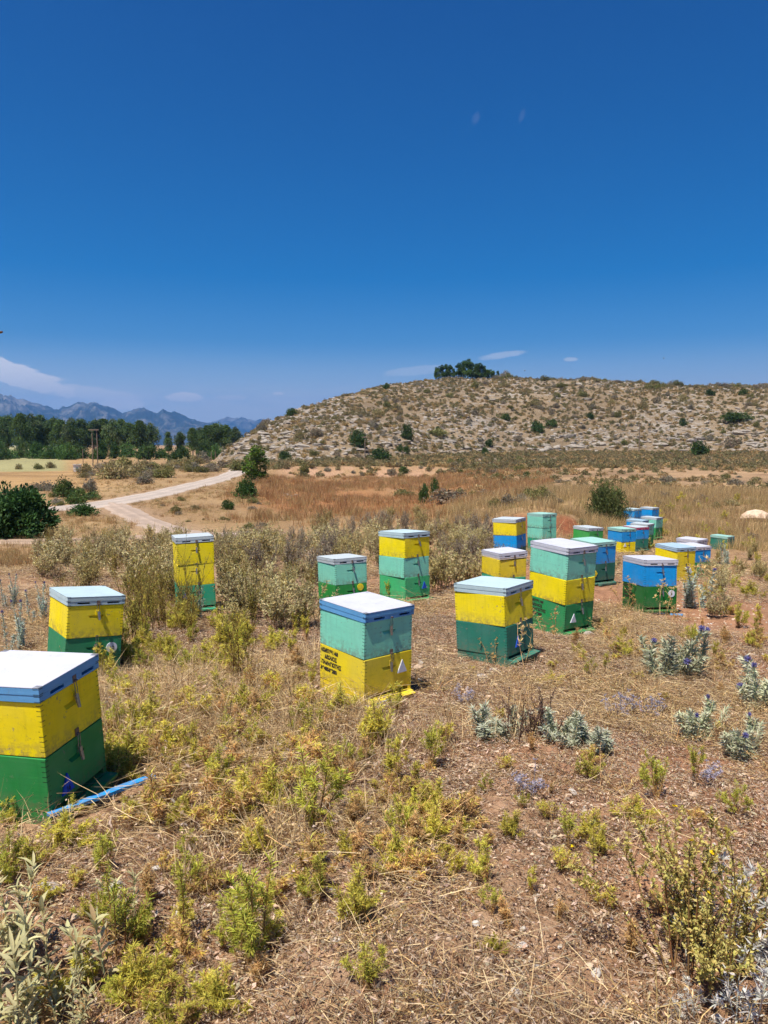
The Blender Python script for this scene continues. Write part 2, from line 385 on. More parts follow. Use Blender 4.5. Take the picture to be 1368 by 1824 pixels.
def zbase(x, y):
    x = np.asarray(x, float); y = np.asarray(y, float)
    r = np.hypot(x, y); px = pxof(x, y)
    zl = np.interp(r, [0, 3, 6, 9, 13, 17, 22, 26, 30, 60, 110], [.12, .09, -.08, -.24, -.5, -.85, -1.5, -1.85, -1.9, -1.95, -1.9])
    zr = np.interp(r, [0, 3, 6, 9, 13, 17, 21, 28, 34, 38, 44, 60, 90, 120], [.12, .09, -.08, -.24, -.5, -.76, -1.02, -1.22, -.85, -.75, -.9, -1.3, -1.3, -1.2])
    k = sstep(px, 720, 1000)
    z = zl * (1 - k) + zr * k
    # red soil mound behind the two tall stacks and the low grassy ridge beside it
    z = z + .95 * np.exp(-(((x - 4.3) / 2.4) ** 2 + ((y - 22.5) / 2.6) ** 2)) + .75 * np.exp(-(((x - 5.5) / 4.5) ** 2 + ((y - 30) / 4) ** 2))
    # cut earth bank at the back of the basin
    bk = sstep(px, 455, 520) * (1 - sstep(px, 740, 860))
    rb = 93 + 5 * vnoise(x * .06, y * .06)
    z = z + bk * (-.45 * sstep(r, 34, 50) * (1 - sstep(r, rb + 2, rb + 3.5)) + .75 * sstep(r, rb, rb + 2.6) * (1 - sstep(r, 110, 134)))
    # hill
    rr = np.interp(px, RPX, RR); rm = np.interp(px, RPX, RM); zm = np.interp(px, RPX, RMZ)
    ry = np.interp(px, RPX, RY); zr_ = CAMZ + (HOR - ry) / FPX * rr * np.cos(np.clip(np.arctan2(x, np.maximum(y, .01)), -.9, .9)) * .985
    u = (r - rm) / (rr - rm); uc = np.clip(u, 0, 1)
    g = uc * (1.55 - .55 * uc)
    low = sstep(r, 95, 1.0 * rm) * (zm + 1.9)
    hz = np.where(u > 0, zm + (zr_ - zm) * g, -1.9 + low)
    hz = np.where(r > rr, zr_ - .05 * (r - rr), hz); hz = np.maximum(hz, -2.0)
    kh = sstep(px, 376, 398)
    hm = kh * sstep(u, -.02, .1) * (1 - .0 * u)
    z = np.where(r > 95, z * (1 - kh) + np.maximum(hz, z - .2 * sstep(r, 95, 120)) * kh, z)
    ns = fbm(x * .05, y * .05, 5) * 2.4 + np.abs(fbm(x * .17 + 40, y * .17, 4)) * 1.6 - .4
    z = z + hm * ns * np.clip(uc * 3 + .15, 0, 1) * .8
    return z, hm
_hb = zbase(_HP[:, 0], _HP[:, 1])[0]
def zfun(x, y, detail=True):
    x = np.atleast_1d(np.asarray(x, float)); y = np.atleast_1d(np.asarray(y, float))
    z, hm = zbase(x, y); r = np.hypot(x, y)
    sw = np.zeros_like(z); sr = np.zeros_like(z); mx = np.zeros_like(z)
    nr = r < 34
    for (hx, hy, hz), b in zip(_HP, _hb):
        w = np.where(nr, np.exp(-((x - hx) ** 2 + (y - hy) ** 2) / (2 * .55 ** 2)), 0)
        sw += w; sr += w * (hz - b); mx = np.maximum(mx, w)
    z = z + sr / (sw + .02) - .04 * np.clip(mx * 1.4, 0, 1)
    if detail:
        dn = fbm(x * 1.1, y * 1.1, 5) * .11 * (1 - .93 * np.clip(mx * 1.5, 0, 1)) + fbm(x * 9, y * 9, 3) * .022 * (1 - .8 * mx)
        far = sstep(r, 12, 40)
        road = ROADMASK(x, y) if ROADMASK else 0
        z = z + dn * (1 - far * .6) * (1 - road)
    return z
ROADMASK = None
def gp(px, py, dmax=420.0):
    """point of the ground seen at a full-size photo pixel"""
    c, s = math.cos(PITCH), math.sin(PITCH)
    dx, dy = (px - CX) / FPX, (py - CY) / FPX
    d = np.array([dx, c - s * dy, -s - c * dy]); d = d / d[1]
    t = np.geomspace(1.2, dmax, 900)
    P = d[None] * t[:, None]; P[:, 2] += CAMZ
    zz = zfun(P[:, 0], P[:, 1], False)
    i = np.nonzero(P[:, 2] <= zz)[0]
    i = i[0] if len(i) else len(t) - 1
    if i > 0:
        a, b = P[i - 1], P[i]; da = a[2] - zz[i - 1]; db = b[2] - zz[i]
        k = da / (da - db) if da != db else 0
        p = a + (b - a) * min(max(k, 0), 1)
    else: p = P[0]
    return float(p[0]), float(p[1]), float(zfun(p[0], p[1])[0])
def zat(x, y): return float(zfun(x, y)[0])

ROAD1 = [(418, 826), (428, 834), (420, 843), (385, 855), (330, 868), (262, 884), (205, 895), (150, 903), (70, 909), (-60, 914), (-260, 918)]
ROAD2 = [(196, 897), (225, 912), (262, 928), (300, 944), (350, 953), (410, 955), (470, 948)]
ROAD3 = [(-260, 968), (-60, 967), (60, 966), (150, 963), (250, 958), (330, 951)]
def poly_world(pl, step=.8):
    P = np.array([gp(*p)[:2] for p in pl])
    for _ in range(3):
        Q = [P[0]]
        for a, b in zip(P[:-1], P[1:]): Q += [a * .75 + b * .25, a * .25 + b * .75]
        Q.append(P[-1]); P = np.array(Q)
    L = np.concatenate([[0], np.cumsum(np.linalg.norm(np.diff(P, axis=0), axis=1))])
    t = np.arange(0, L[-1], step)
    return np.stack([np.interp(t, L, P[:, 0]), np.interp(t, L, P[:, 1])], 1)
RW = [(poly_world(ROAD1), 2.9), (poly_world(ROAD2, .5), 1.7), (poly_world(ROAD3, .5), 1.25)]
def road_dist(x, y):
    best = np.full(np.shape(x), 1e3)
    r = np.hypot(x, y); idx = np.nonzero((r > 15) & (r < 220) & (x < 6))[0]
    for P, w in RW:
        for ch in np.array_split(idx, max(1, len(idx) // 20000)):
            if len(ch) == 0: continue
            d = np.sqrt(((x[ch, None] - P[None, :, 0]) ** 2 + (y[ch, None] - P[None, :, 1]) ** 2).min(1)) - w / 2
            best[ch] = np.minimum(best[ch], d)
    return best
def ROADMASK(x, y): return 1 - sstep(road_dist(np.atleast_1d(x), np.atleast_1d(y)), .2, 1.5)

# ------------------------------------------------------------------ ground sheet
def build_ground():
    a = np.concatenate([np.radians(np.arange(-180, -44, 4.0)), np.radians(np.arange(-42, -34, 1.0)), np.radians(np.arange(-34, 34, .22)),
                        np.radians(np.arange(34, 44, 1.0)), np.radians(np.arange(44, 180, 4.0))])
    r = np.concatenate([np.geomspace(.25, 2, 30)[:-1], np.geomspace(2, 330, 410), np.geomspace(360, 13500, 26)])
    na, nr = len(a), len(r)
    A, Rr = np.meshgrid(a, r)
    X = (Rr * np.sin(A)).ravel(); Y = (Rr * np.cos(A)).ravel()
    Z = zfun(X, Y); rr = np.hypot(X, Y)
    Z = np.where(rr > 420, np.minimum(Z, np.interp(rr, [420, 600, 13500], [30, -1.9, -4])), Z)
    px = pxof(X, Y); _, hm = zbase(X, Y)
    # colours the ground itself has
    n1 = fbm(X * .9, Y * .9, 4); n2 = fbm(X * .23 + 9, Y * .23, 4); n3 = fbm(X * .05 + 31, Y * .05, 4)
    soil = S(150, 116, 88); red = S(166, 114, 82); straw = S(190, 158, 112); grey = S(174, 146, 118)
    k = np.clip(.38 + n1 * .9 + n2 * .6, 0, 1)[:, None]
    C = soil * (1 - k) + grey * k
    kr = np.clip((n2 + .05 + .25 * sstep(X, -.5, 2.5)) * 1.4, 0, .7)[:, None]
    C = C * (1 - kr) + red * kr
    far = sstep(rr, 13, 24)[:, None]
    ks = np.clip(.6 + n2 * .9, 0, 1)[:, None]
    basin = S(146, 116, 82) * (1 - ks) + S(168, 138, 98) * ks
    kred = (sstep(rr, 36, 48) * (1 - sstep(rr, 84, 96)) * sstep(px, 410, 480) * (1 - sstep(px, 860, 960)))
    kq = np.clip(kred * (.75 + n3 * 1.3), 0, 1)[:, None]
    basin = basin * (1 - kq) + S(160, 112, 72) * kq
    C = C * (1 - far) + basin * far
    kp = (sstep(rr, 40, 56) * sstep(px, 820, 940))[:, None] * .9
    C = C * (1 - kp) + S(160, 130, 98) * (1 + .6 * n2[:, None]) * kp
    # mown fields on the left
    kf = (sstep(rr, 62, 72) * (1 - sstep(px, 120, 260)))[:, None] * .9
    C = C * (1 - kf) + S(168, 134, 90) * (1 + .5 * n2[:, None]) * kf
    kf2 = (sstep(rr, 108, 114) * (1 - sstep(px, 100, 135)))[:, None]
    C = C * (1 - kf2) + S(158, 150, 104) * (1 + .25 * n3[:, None]) * kf2
    # mound of bare red earth
    km = np.exp(-(((X - 4.2) / 1.7) ** 2 + ((Y - 20.6) / 1.1) ** 2))
    km = np.clip(km * 1.6 - .25 + n1 * .7, 0, 1)[:, None]
    C = C * (1 - km) + S(138, 86, 58) * km
    # pinkish cut bank
    bk = sstep(px, 470, 530) * (1 - sstep(px, 740, 830)); rb = 93 + 5 * vnoise(X * .06, Y * .06)
    kb = np.clip(bk * sstep(rr, rb - 1.5, rb) * (1 - sstep(rr, rb + 3, rb + 5)) * (.6 + n1 * 1.3), 0, .8)[:, None]
    C = C * (1 - kb) + S(182, 144, 116) * kb
    # hill: dry grass and soil, a red earth strip low on the right
    kh = np.clip(hm + sstep(rr, 100, 130) * sstep(px, 400, 460), 0, 1)[:, None]
    hillc = S(148, 127, 100) * (1 + n3[:, None] * .35)
    C = C * (1 - kh) + hillc * kh
    ke = (sstep(rr, 168, 176) * (1 - sstep(rr, 190, 198)) * sstep(px, 1180, 1260) * np.clip(.8 + n2 * .8, 0, 1))[:, None]
    C = C * (1 - ke) + S(176, 112, 76) * ke
    kr2 = (1 - sstep(road_dist(X, Y), .1, 1.2))[:, None] * .5
    C = C * (1 - kr2) + S(164, 136, 110) * kr2
    mb = MB()
    i = np.arange(nr - 1)[:, None] * na; j = np.arange(na)[None]; j2 = (j + 1) % na
    F = np.stack([i + j, i + na + j, i + na + j2, i + j2], -1).reshape(-1, 4)
    F = F[:, ::-1]
    mb.add(np.stack([X, Y, Z], 1), F, np.clip(C, 0, 1))
    # close the small hole under the camera
    mb.add([(0, 0, .12)], np.zeros((0, 3), int), S(142, 100, 72))
    mb.f3.append(np.stack([np.full(na, mb.n - 1), (np.arange(na) + 1) % na, np.arange(na)], 1))
    m, t, o = mat_new('earth'); q = NT(t)
    at = q.n('ShaderNodeAttribute', attribute_name='Col'); hl = q.n('ShaderNodeAttribute', attribute_name='hill')
    geo = q.n('ShaderNodeNewGeometry'); v = geo.outputs['Position']
    mid = q.noise(v, 6, 5, .68); fine = q.noise(v, 55, 3, .7)
    k = q.math('ADD', q.rng(mid, .28, .74, .62, 1.28), q.rng(fine, .3, .7, -.22, .22))
    vm = q.n('ShaderNodeVectorMath', operation='SCALE'); q.l(at.outputs[0], vm.inputs[0]); q.l(k, vm.inputs['Scale'])
    c = vm.outputs[0]
    # pebbly specks
    vo = q.n('ShaderNodeTexVoronoi'); vo.inputs['Scale'].default_value = 42; q.l(v, vo.inputs['Vector'])
    sp = q.math('MULTIPLY', q.rng(vo.outputs['Distance'], .16, .24, 1, 0), q.rng(q.noise(v, 9, 3), .5, .62, 0, .55))
    sp = q.math('MULTIPLY', sp, q.rng(hl.outputs['Fac'], 0, .3, 1, 0))
    c = q.mix(sp, c, tuple(S(196, 168, 138)))
    # limestone and tussock mottle on the hill
    st = q.mapping(v, (.33, .33, 1.1))
    rk = q.noise(st, 1.0, 6, .74, .6); zone = q.noise(v, .035, 3)
    rf = q.math('MULTIPLY', q.rng(q.math('ADD', rk, q.math('MULTIPLY', q.math('SUBTRACT', zone, .5), .5)), .53, .60, 0, .9), hl.outputs['Fac'])
    rcol = q.mix(q.noise(v, 1.7, 5), tuple(S(178, 168, 154)), tuple(S(142, 130, 118)))
    c = q.mix(rf, c, rcol)
    tus = q.math('MULTIPLY', q.rng(q.noise(v, .9, 4, .7), .55, .68, 0, .55), hl.outputs['Fac'])
    c = q.mix(tus, c, tuple(S(120, 104, 74)))
    p = q.n('ShaderNodeBsdfPrincipled'); p.inputs['Roughness'].default_value = .95; p.inputs['Specular IOR Level'].default_value = .1
    q.l(c, p.inputs['Base Color'])
    h = q.math('ADD', q.math('MULTIPLY', mid, .05), q.math('MULTIPLY', fine, .014))
    h = q.math('ADD', h, q.math('MULTIPLY', q.math('MULTIPLY', rk, hl.outputs['Fac']), 1.2))
    q.l(q.bump(h, .9, 1.0), p.inputs['Normal']); q.l(p.outputs[0], o.inputs[0])
    me = mb.mesh('ground', m, True)
    at2 = me.attributes.new('hill', 'FLOAT', 'POINT')
    at2.data.foreach_set('value', np.concatenate([kh.ravel() * (1 - ke.ravel()), [0]]).astype(np.float32))
    g = newobj('ground', me); g['kind'] = 'structure'
    return g
GROUND = build_ground()

def build_roads():
    m, t, o = mat_new('gravel_road'); q = NT(t)
    geo = q.n('ShaderNodeNewGeometry'); v = geo.outputs['Position']
    at = q.n('ShaderNodeAttribute', attribute_name='Col')
    k = q.math('ADD', q.rng(q.noise(v, .8, 6), .3, .7, .86, 1.12), q.rng(q.noise(v, 9, 5), .3, .7, -.1, .1))
    vm = q.n('ShaderNodeVectorMath', operation='SCALE'); q.l(at.outputs[0], vm.inputs[0]); q.l(k, vm.inputs['Scale'])
    p = q.n('ShaderNodeBsdfPrincipled'); p.inputs['Roughness'].default_value = .95; q.l(vm.outputs[0], p.inputs['Base Color'])
    q.l(q.bump(q.noise(v, 4, 6), .4, .05), p.inputs['Normal']); q.l(p.outputs[0], o.inputs[0])
    for (P, w), nm, cc, dz in zip(RW, ('dirt_road', 'dirt_track', 'footpath'), (S(176, 160, 144), S(168, 146, 126), S(166, 140, 116)), (.07, .064, .058)):
        T = unit(np.gradient(P, axis=0)); Nn = np.stack([-T[:, 1], T[:, 0]], 1)
        s = np.arange(len(P)); offs = np.linspace(-1, 1, 9)
        jl = .5 * vnoise(s * .35, s * 0 + 3.3) + .3 * vnoise(s * 1.1, s * 0 + 9.3); jr = .5 * vnoise(s * .35, s * 0 + 63.3) + .3 * vnoise(s * 1.1, s * 0 + 79.3)
        V = []; C = []
        for k_, f in enumerate(offs):
            ww = w / 2 * f + (jl if f < 0 else jr) * abs(f) * .9
            Q = P + Nn * ww[:, None]
            z = zfun(Q[:, 0], Q[:, 1]) + dz - (.12 if abs(f) == 1 else 0) + .02 * np.cos(f * 6)
            V.append(np.stack([Q[:, 0], Q[:, 1], z], 1))
            rut = .13 * math.cos(f * 9.0)
            C.append(np.tile(cc * (1 + rut), (len(P), 1)))
        V = np.stack(V, 1).reshape(-1, 3); C = np.stack(C, 1).reshape(-1, 3)
        i = np.arange(len(P) - 1)[:, None] * 9; j = np.arange(8)[None]
        F = np.stack([i + j, i + j + 1, i + j + 10, i + j + 9], -1).reshape(-1, 4)
        mb = MB(); mb.add(V, F, C)
        me = mb.mesh(nm, m, True); ob = newobj(nm, me)
        bm = bmesh.new(); bm.from_mesh(me); bmesh.ops.recalc_face_normals(bm, faces=bm.faces)
        if sum(f.normal.z for f in bm.faces) < 0: bmesh.ops.reverse_faces(bm, faces=bm.faces)
        bm.to_mesh(me); bm.free()
        ob['kind'] = 'structure'
build_roads()

# ------------------------------------------------------------------ mountains, far behind
def build_mountains():
    m, t, o = mat_new('mountain_slope'); q = NT(t)
    geo = q.n('ShaderNodeNewGeometry'); v = geo.outputs['Position']
    sp = q.n('ShaderNodeSeparateXYZ'); q.l(v, sp.inputs[0])
    a = q.noise(v, .0045, 8, .65); b = q.noise(v, .02, 6, .7)
    hi = q.rng(sp.outputs[2], 150, 560, -.07, .07)
    c = q.mix(q.rng(q.math('ADD', q.math('ADD', a, q.math('MULTIPLY', b, .4)), hi), .66, .86, 0, .9), tuple(S(30, 42, 34)), tuple(S(132, 126, 118)))
    p = q.n('ShaderNodeBsdfPrincipled'); p.inputs['Roughness'].default_value = .95; q.l(c, p.inputs['Base Color']); q.l(p.outputs[0], o.inputs[0])
    def rng_(name, prof, D, depth, seed, rough):
        px = np.array([p[0] for p in prof], float); py = np.array([p[1] for p in prof], float)
        xs = np.linspace(px[0], px[-1], int((px[-1] - px[0]) / 2.5)); top = np.interp(xs, px, py) + 5 * vnoise(xs * .09 + seed, xs * 0 + 2.2) + 3 * vnoise(xs * .25 + seed, xs * 0 + 7.2)
        ny = 70; tt = np.linspace(-1, 1, ny)
        XX, T = np.meshgrid(xs, tt); TOP = np.tile(top, (ny, 1))
        az_ = np.arctan((XX - CX) / FPX)
        d = D + T * depth
        X = d * np.tan(az_); Y = d
        zr = (HOR - TOP) / FPX * D + CAMZ
        rid = 1 - np.abs(vnoise(X * .0022 + seed, Y * .0016)) * 1.6 - np.abs(vnoise(X * .006 + seed, Y * .005)) * .8 - np.abs(vnoise(X * .016, Y * .014 + seed)) * .5 - np.abs(vnoise(X * .04, Y * .035 + seed)) * .25
        prof_ = 1 - np.abs(T) ** 1.15
        Z = zr * (prof_ + rough * (rid - .6) * np.abs(T) * (1 - np.abs(T)) * 2.6) - 20 * np.abs(T)
        Z = Z + rough * 18 * vnoise(X * .012, Y * .012 + seed)
        mb = MB()
        n = len(xs); i = np.arange(ny - 1)[:, None] * n; j = np.arange(n - 1)[None]
        F = np.stack([i + j, i + j + 1, i + n + j + 1, i + n + j], -1).reshape(-1, 4)
        mb.add(np.stack([X, Y, Z], -1).reshape(-1, 3), F, S(70, 80, 60))
        ob = newobj(name, mb.mesh(name, m, True)); ob['kind'] = 'structure'
    near = [(-420, 690), (-260, 702), (-120, 684), (-40, 690), (0, 702), (25, 707), (50, 714), (70, 717), (90, 724), (112, 730), (128, 723), (142, 718), (165, 717), (182, 720), (200, 727),
            (222, 736), (240, 730), (255, 726), (270, 728), (282, 735), (296, 730), (308, 734), (316, 731), (328, 738), (345, 746), (370, 752), (400, 760), (440, 772), (520, 782), (620, 786)]
    far = [(300, 778), (340, 768), (365, 756), (385, 749), (405, 744), (430, 745), (460, 748), (500, 752), (560, 748), (640, 756), (760, 752), (900, 758), (1100, 750), (1300, 756), (1600, 748), (1900, 760)]
    rng_('mountain_ridge', near, 7600, 1900, 3.7, 1.0)
    rng_('distant_mountain_ridge', far, 11500, 1800, 8.1, .8)
build_mountains()
hb = MB()
hx, hy0, hy1, hz0, hz1 = 14000, -14000, 14000, -9, 850
V = [(x, y, z) for x in (-hx, hx) for y in (hy0, hy1) for z in (hz0, hz1)]
hb.add(V, [(0, 1, 3, 2), (4, 6, 7, 5), (0, 4, 5, 1), (2, 3, 7, 6), (0, 2, 6, 4), (1, 5, 7, 3)], (1, 1, 1))
mh, th, oh = mat_new('haze_air'); qh = NT(th)
pv = qh.n('ShaderNodeVolumePrincipled'); pv.inputs['Density'].default_value = 1.05e-4; pv.inputs['Color'].default_value = (.16, .46, 1, 1); pv.inputs['Anisotropy'].default_value = .2
qh.l(pv.outputs[0], oh.inputs['Volume'])
hz_o = newobj('haze', hb.mesh('haze', mh)); hz_o['kind'] = 'stuff'; hz_o['label'] = 'thin blue summer haze over the valley'

# ------------------------------------------------------------------ beehives
HW, HL, BX, LID, BASE = .415, .49, .245, .066, .045
def bm_box(bm, x0, x1, y0, y1, z0, z1):
    v = [bm.verts.new(p) for p in [(x0, y0, z0), (x1, y0, z0), (x1, y1, z0), (x0, y1, z0), (x0, y0, z1), (x1, y0, z1), (x1, y1, z1), (x0, y1, z1)]]
    for f in ((0, 3, 2, 1), (4, 5, 6, 7), (0, 1, 5, 4), (1, 2, 6, 5), (2, 3, 7, 6), (3, 0, 4, 7)): bm.faces.new([v[i] for i in f])
    return v
def bm_mesh(bm, name, mats, bevel=0.0):
    if bevel:
        bmesh.ops.bevel(bm, geom=[e for e in bm.edges if e.is_manifold and e.calc_face_angle(0) > 1.2], offset=bevel, segments=1, affect='EDGES', clamp_overlap=True)
    bmesh.ops.recalc_face_normals(bm, faces=bm.faces)
    me = bpy.data.meshes.new(name); bm.to_mesh(me); bm.free()
    for m in (mats if isinstance(mats, (list, tuple)) else [mats]): me.materials.append(m)
    return me
_cache = {}
def cached(key, fn):
    if key not in _cache: _cache[key] = fn()
    return _cache[key]
def box_mesh(key, name, x0, x1, y0, y1, z0, z1, mat, bev=.0015):
    def f():
        bm = bmesh.new(); bm_box(bm, x0, x1, y0, y1, z0, z1); return bm_mesh(bm, name, mat, bev)
    return cached(key, f)
def body_mesh(c):
    """open-cornered hive box with a scooped hand hold in the front board"""
    def f():
        bm = bmesh.new(); x, y, h = HW / 2, HL / 2, BX - .0025
        o = [bm.verts.new(p) for p in [(-x, -y, 0), (x, -y, 0), (x, -y, h), (-x, -y, h)]]
        b = [bm.verts.new(p) for p in [(-x, y, 0), (x, y, 0), (x, y, h), (-x, y, h)]]
        zc = h - .085
        hole = [(-.042, zc - .014), (.042, zc - .014), (.060, zc + .010), (-.060, zc + .010)]
        i = [bm.verts.new((p[0], -y, p[1])) for p in hole]
        dp = [.003, .003, .024, .024]
        r = [bm.verts.new((p[0] * .9, -y + d, p[1])) for p, d in zip(hole, dp)]
        for k in range(4):
            k2 = (k + 1) % 4
            bm.faces.new((o[k], o[k2], i[k2], i[k])); bm.faces.new((i[k], i[k2], r[k2], r[k]))
        bm.faces.new(r)
        bm.faces.new((b[1], b[0], b[3], b[2])); bm.faces.new((o[0], o[3], b[3], b[0])); bm.faces.new((o[1], b[1], b[2], o[2]))
        bm.faces.new((o[3], o[2], b[2], b[3])); bm.faces.new((o[0], b[0], b[1], o[1]))
        oe = set(o + b)
        bmesh.ops.bevel(bm, geom=[e for e in bm.edges if e.verts[0] in oe and e.verts[1] in oe], offset=.002, segments=1, affect='EDGES')
        return bm_mesh(bm, 'hive_body', paint(c))
    return cached(('body', c), f)
RIMH = .032
def rim_mesh(c):
    """lower lid frame with two ventilation slots in front"""
    def f():
        bm = bmesh.new(); x, y, h = HW / 2 + .005, HL / 2 + .005, RIMH - .0015
        V = lambda *p: bm.verts.new(p)
        o = [V(-x, -y, 0), V(0, -y, 0), V(x, -y, 0), V(x, -y, h), V(0, -y, h), V(-x, -y, h)]
        b = [V(-x, y, 0), V(x, y, 0), V(x, y, h), V(-x, y, h)]
        dark = []
        for quad, cx in (((0, 1, 4, 5), -.095), ((1, 2, 3, 4), .125)):
            q = [o[k] for k in quad]; w2, z0, z1 = .046, .009, .023
            i = [V(cx - w2, -y, z0), V(cx + w2, -y, z0), V(cx + w2, -y, z1), V(cx - w2, -y, z1)]
            r = [V(v.co.x, -y + .022, v.co.z) for v in i]
            for k in range(4):
                k2 = (k + 1) % 4
                bm.faces.new((q[k], q[k2], i[k2], i[k])); bm.faces.new((i[k], i[k2], r[k2], r[k]))
            dark.append(bm.faces.new(r))
        bm.faces.new((b[1], b[0], b[3], b[2])); bm.faces.new((o[0], o[5], b[3], b[0])); bm.faces.new((o[2], b[1], b[2], o[3]))
        bm.faces.new((o[5], o[4], o[3], b[2], b[3])); bm.faces.new((o[0], b[0], b[1], o[2], o[1]))
        bmesh.ops.recalc_face_normals(bm, faces=bm.faces)
        for d in dark: d.material_index = 1
        return bm_mesh(bm, 'lid_rim', [paint(c), M_dark])
    return cached(('rim', c), f)
def latch_meshes():
    def f():
        out = {}
        # wire loop
        mb = MB()
        pts = [(-.0085, -.010, -.052), (-.0085, -.011, -.02), (-.0075, -.009, .006), (-.004, -.007, .012), (.004, -.007, .012), (.0075, -.009, .006), (.0085, -.011, -.02), (.0085, -.010, -.052)]
        tube(mb, pts, .0019, (.5, .5, .48), 5)
        me = mb.mesh('wire_loop', M_metal); out['loop'] = me
        bm = bmesh.new()
        a = [bm.verts.new(p) for p in [(-.010, -.004, -.058), (.010, -.004, -.058), (.008, -.017, -.112), (-.008, -.017, -.112), (-.010, -.014, -.050), (.010, -.014, -.050), (.006, -.024, -.112), (-.006, -.024, -.112)]]
        for q in ((0, 1, 2, 3), (4, 7, 6, 5), (0, 4, 5, 1), (1, 5, 6, 2), (2, 6, 7, 3), (3, 7, 4, 0)): bm.faces.new([a[k] for k in q])
        out['lever'] = bm_mesh(bm, 'lever', M_metal, .001)
        bm = bmesh.new()
        bm_box(bm, -.0125, .0125, -.0035, 0, .002, .036); bm_box(bm, -.009, .009, -.011, -.003, .006, .013)
        out['keep'] = bm_mesh(bm, 'keeper_plate', M_rust, .0008)
        return out
    return cached('latch', f)
def base_plate(c):
    return box_mesh(('bp', c), 'latch', -.014, .014, -.004, 0, -.078, -.040, paint(c))
def prism(name, pts2, th, mat):
    bm = bmesh.new()
    a = [bm.verts.new((x, 0, z)) for x, z in pts2]; b = [bm.verts.new((x, -th, z)) for x, z in pts2]
    n = len(pts2); bm.faces.new(a); bm.faces.new(b[::-1])
    for k in range(n): bm.faces.new((a[k], a[(k + 1) % n], b[(k + 1) % n], b[k]))
    return bm_mesh(bm, name, mat)
def text_mesh(txt, size, mat, bold=.004, sx=.8, space=1.0, ls=1.0, align='LEFT'):
    cu = bpy.data.curves.new('t', 'FONT'); cu.body = txt; cu.size = size; cu.align_x = align; cu.space_line = ls; cu.space_character = space
    cu.offset = bold * size / .03 * .35; cu.resolution_u = 3
    ob = bpy.data.objects.new('t', cu); COL.objects.link(ob)
    bpy.context.view_layer.update()
    dg = bpy.context.evaluated_depsgraph_get()
    me = bpy.data.meshes.new_from_object(ob.evaluated_get(dg)); bpy.data.objects.remove(ob)
    co = np.zeros(len(me.vertices) * 3); me.vertices.foreach_get('co', co); co = co.reshape(-1, 3); co[:, 0] *= sx
    me.vertices.foreach_set('co', co.ravel()); me.materials.clear(); me.materials.append(mat); me.name = 'lettering'
    return me
M_ink = mat_plain('stencil_ink', S(52, 44, 30), .85, 0, .6, 90)

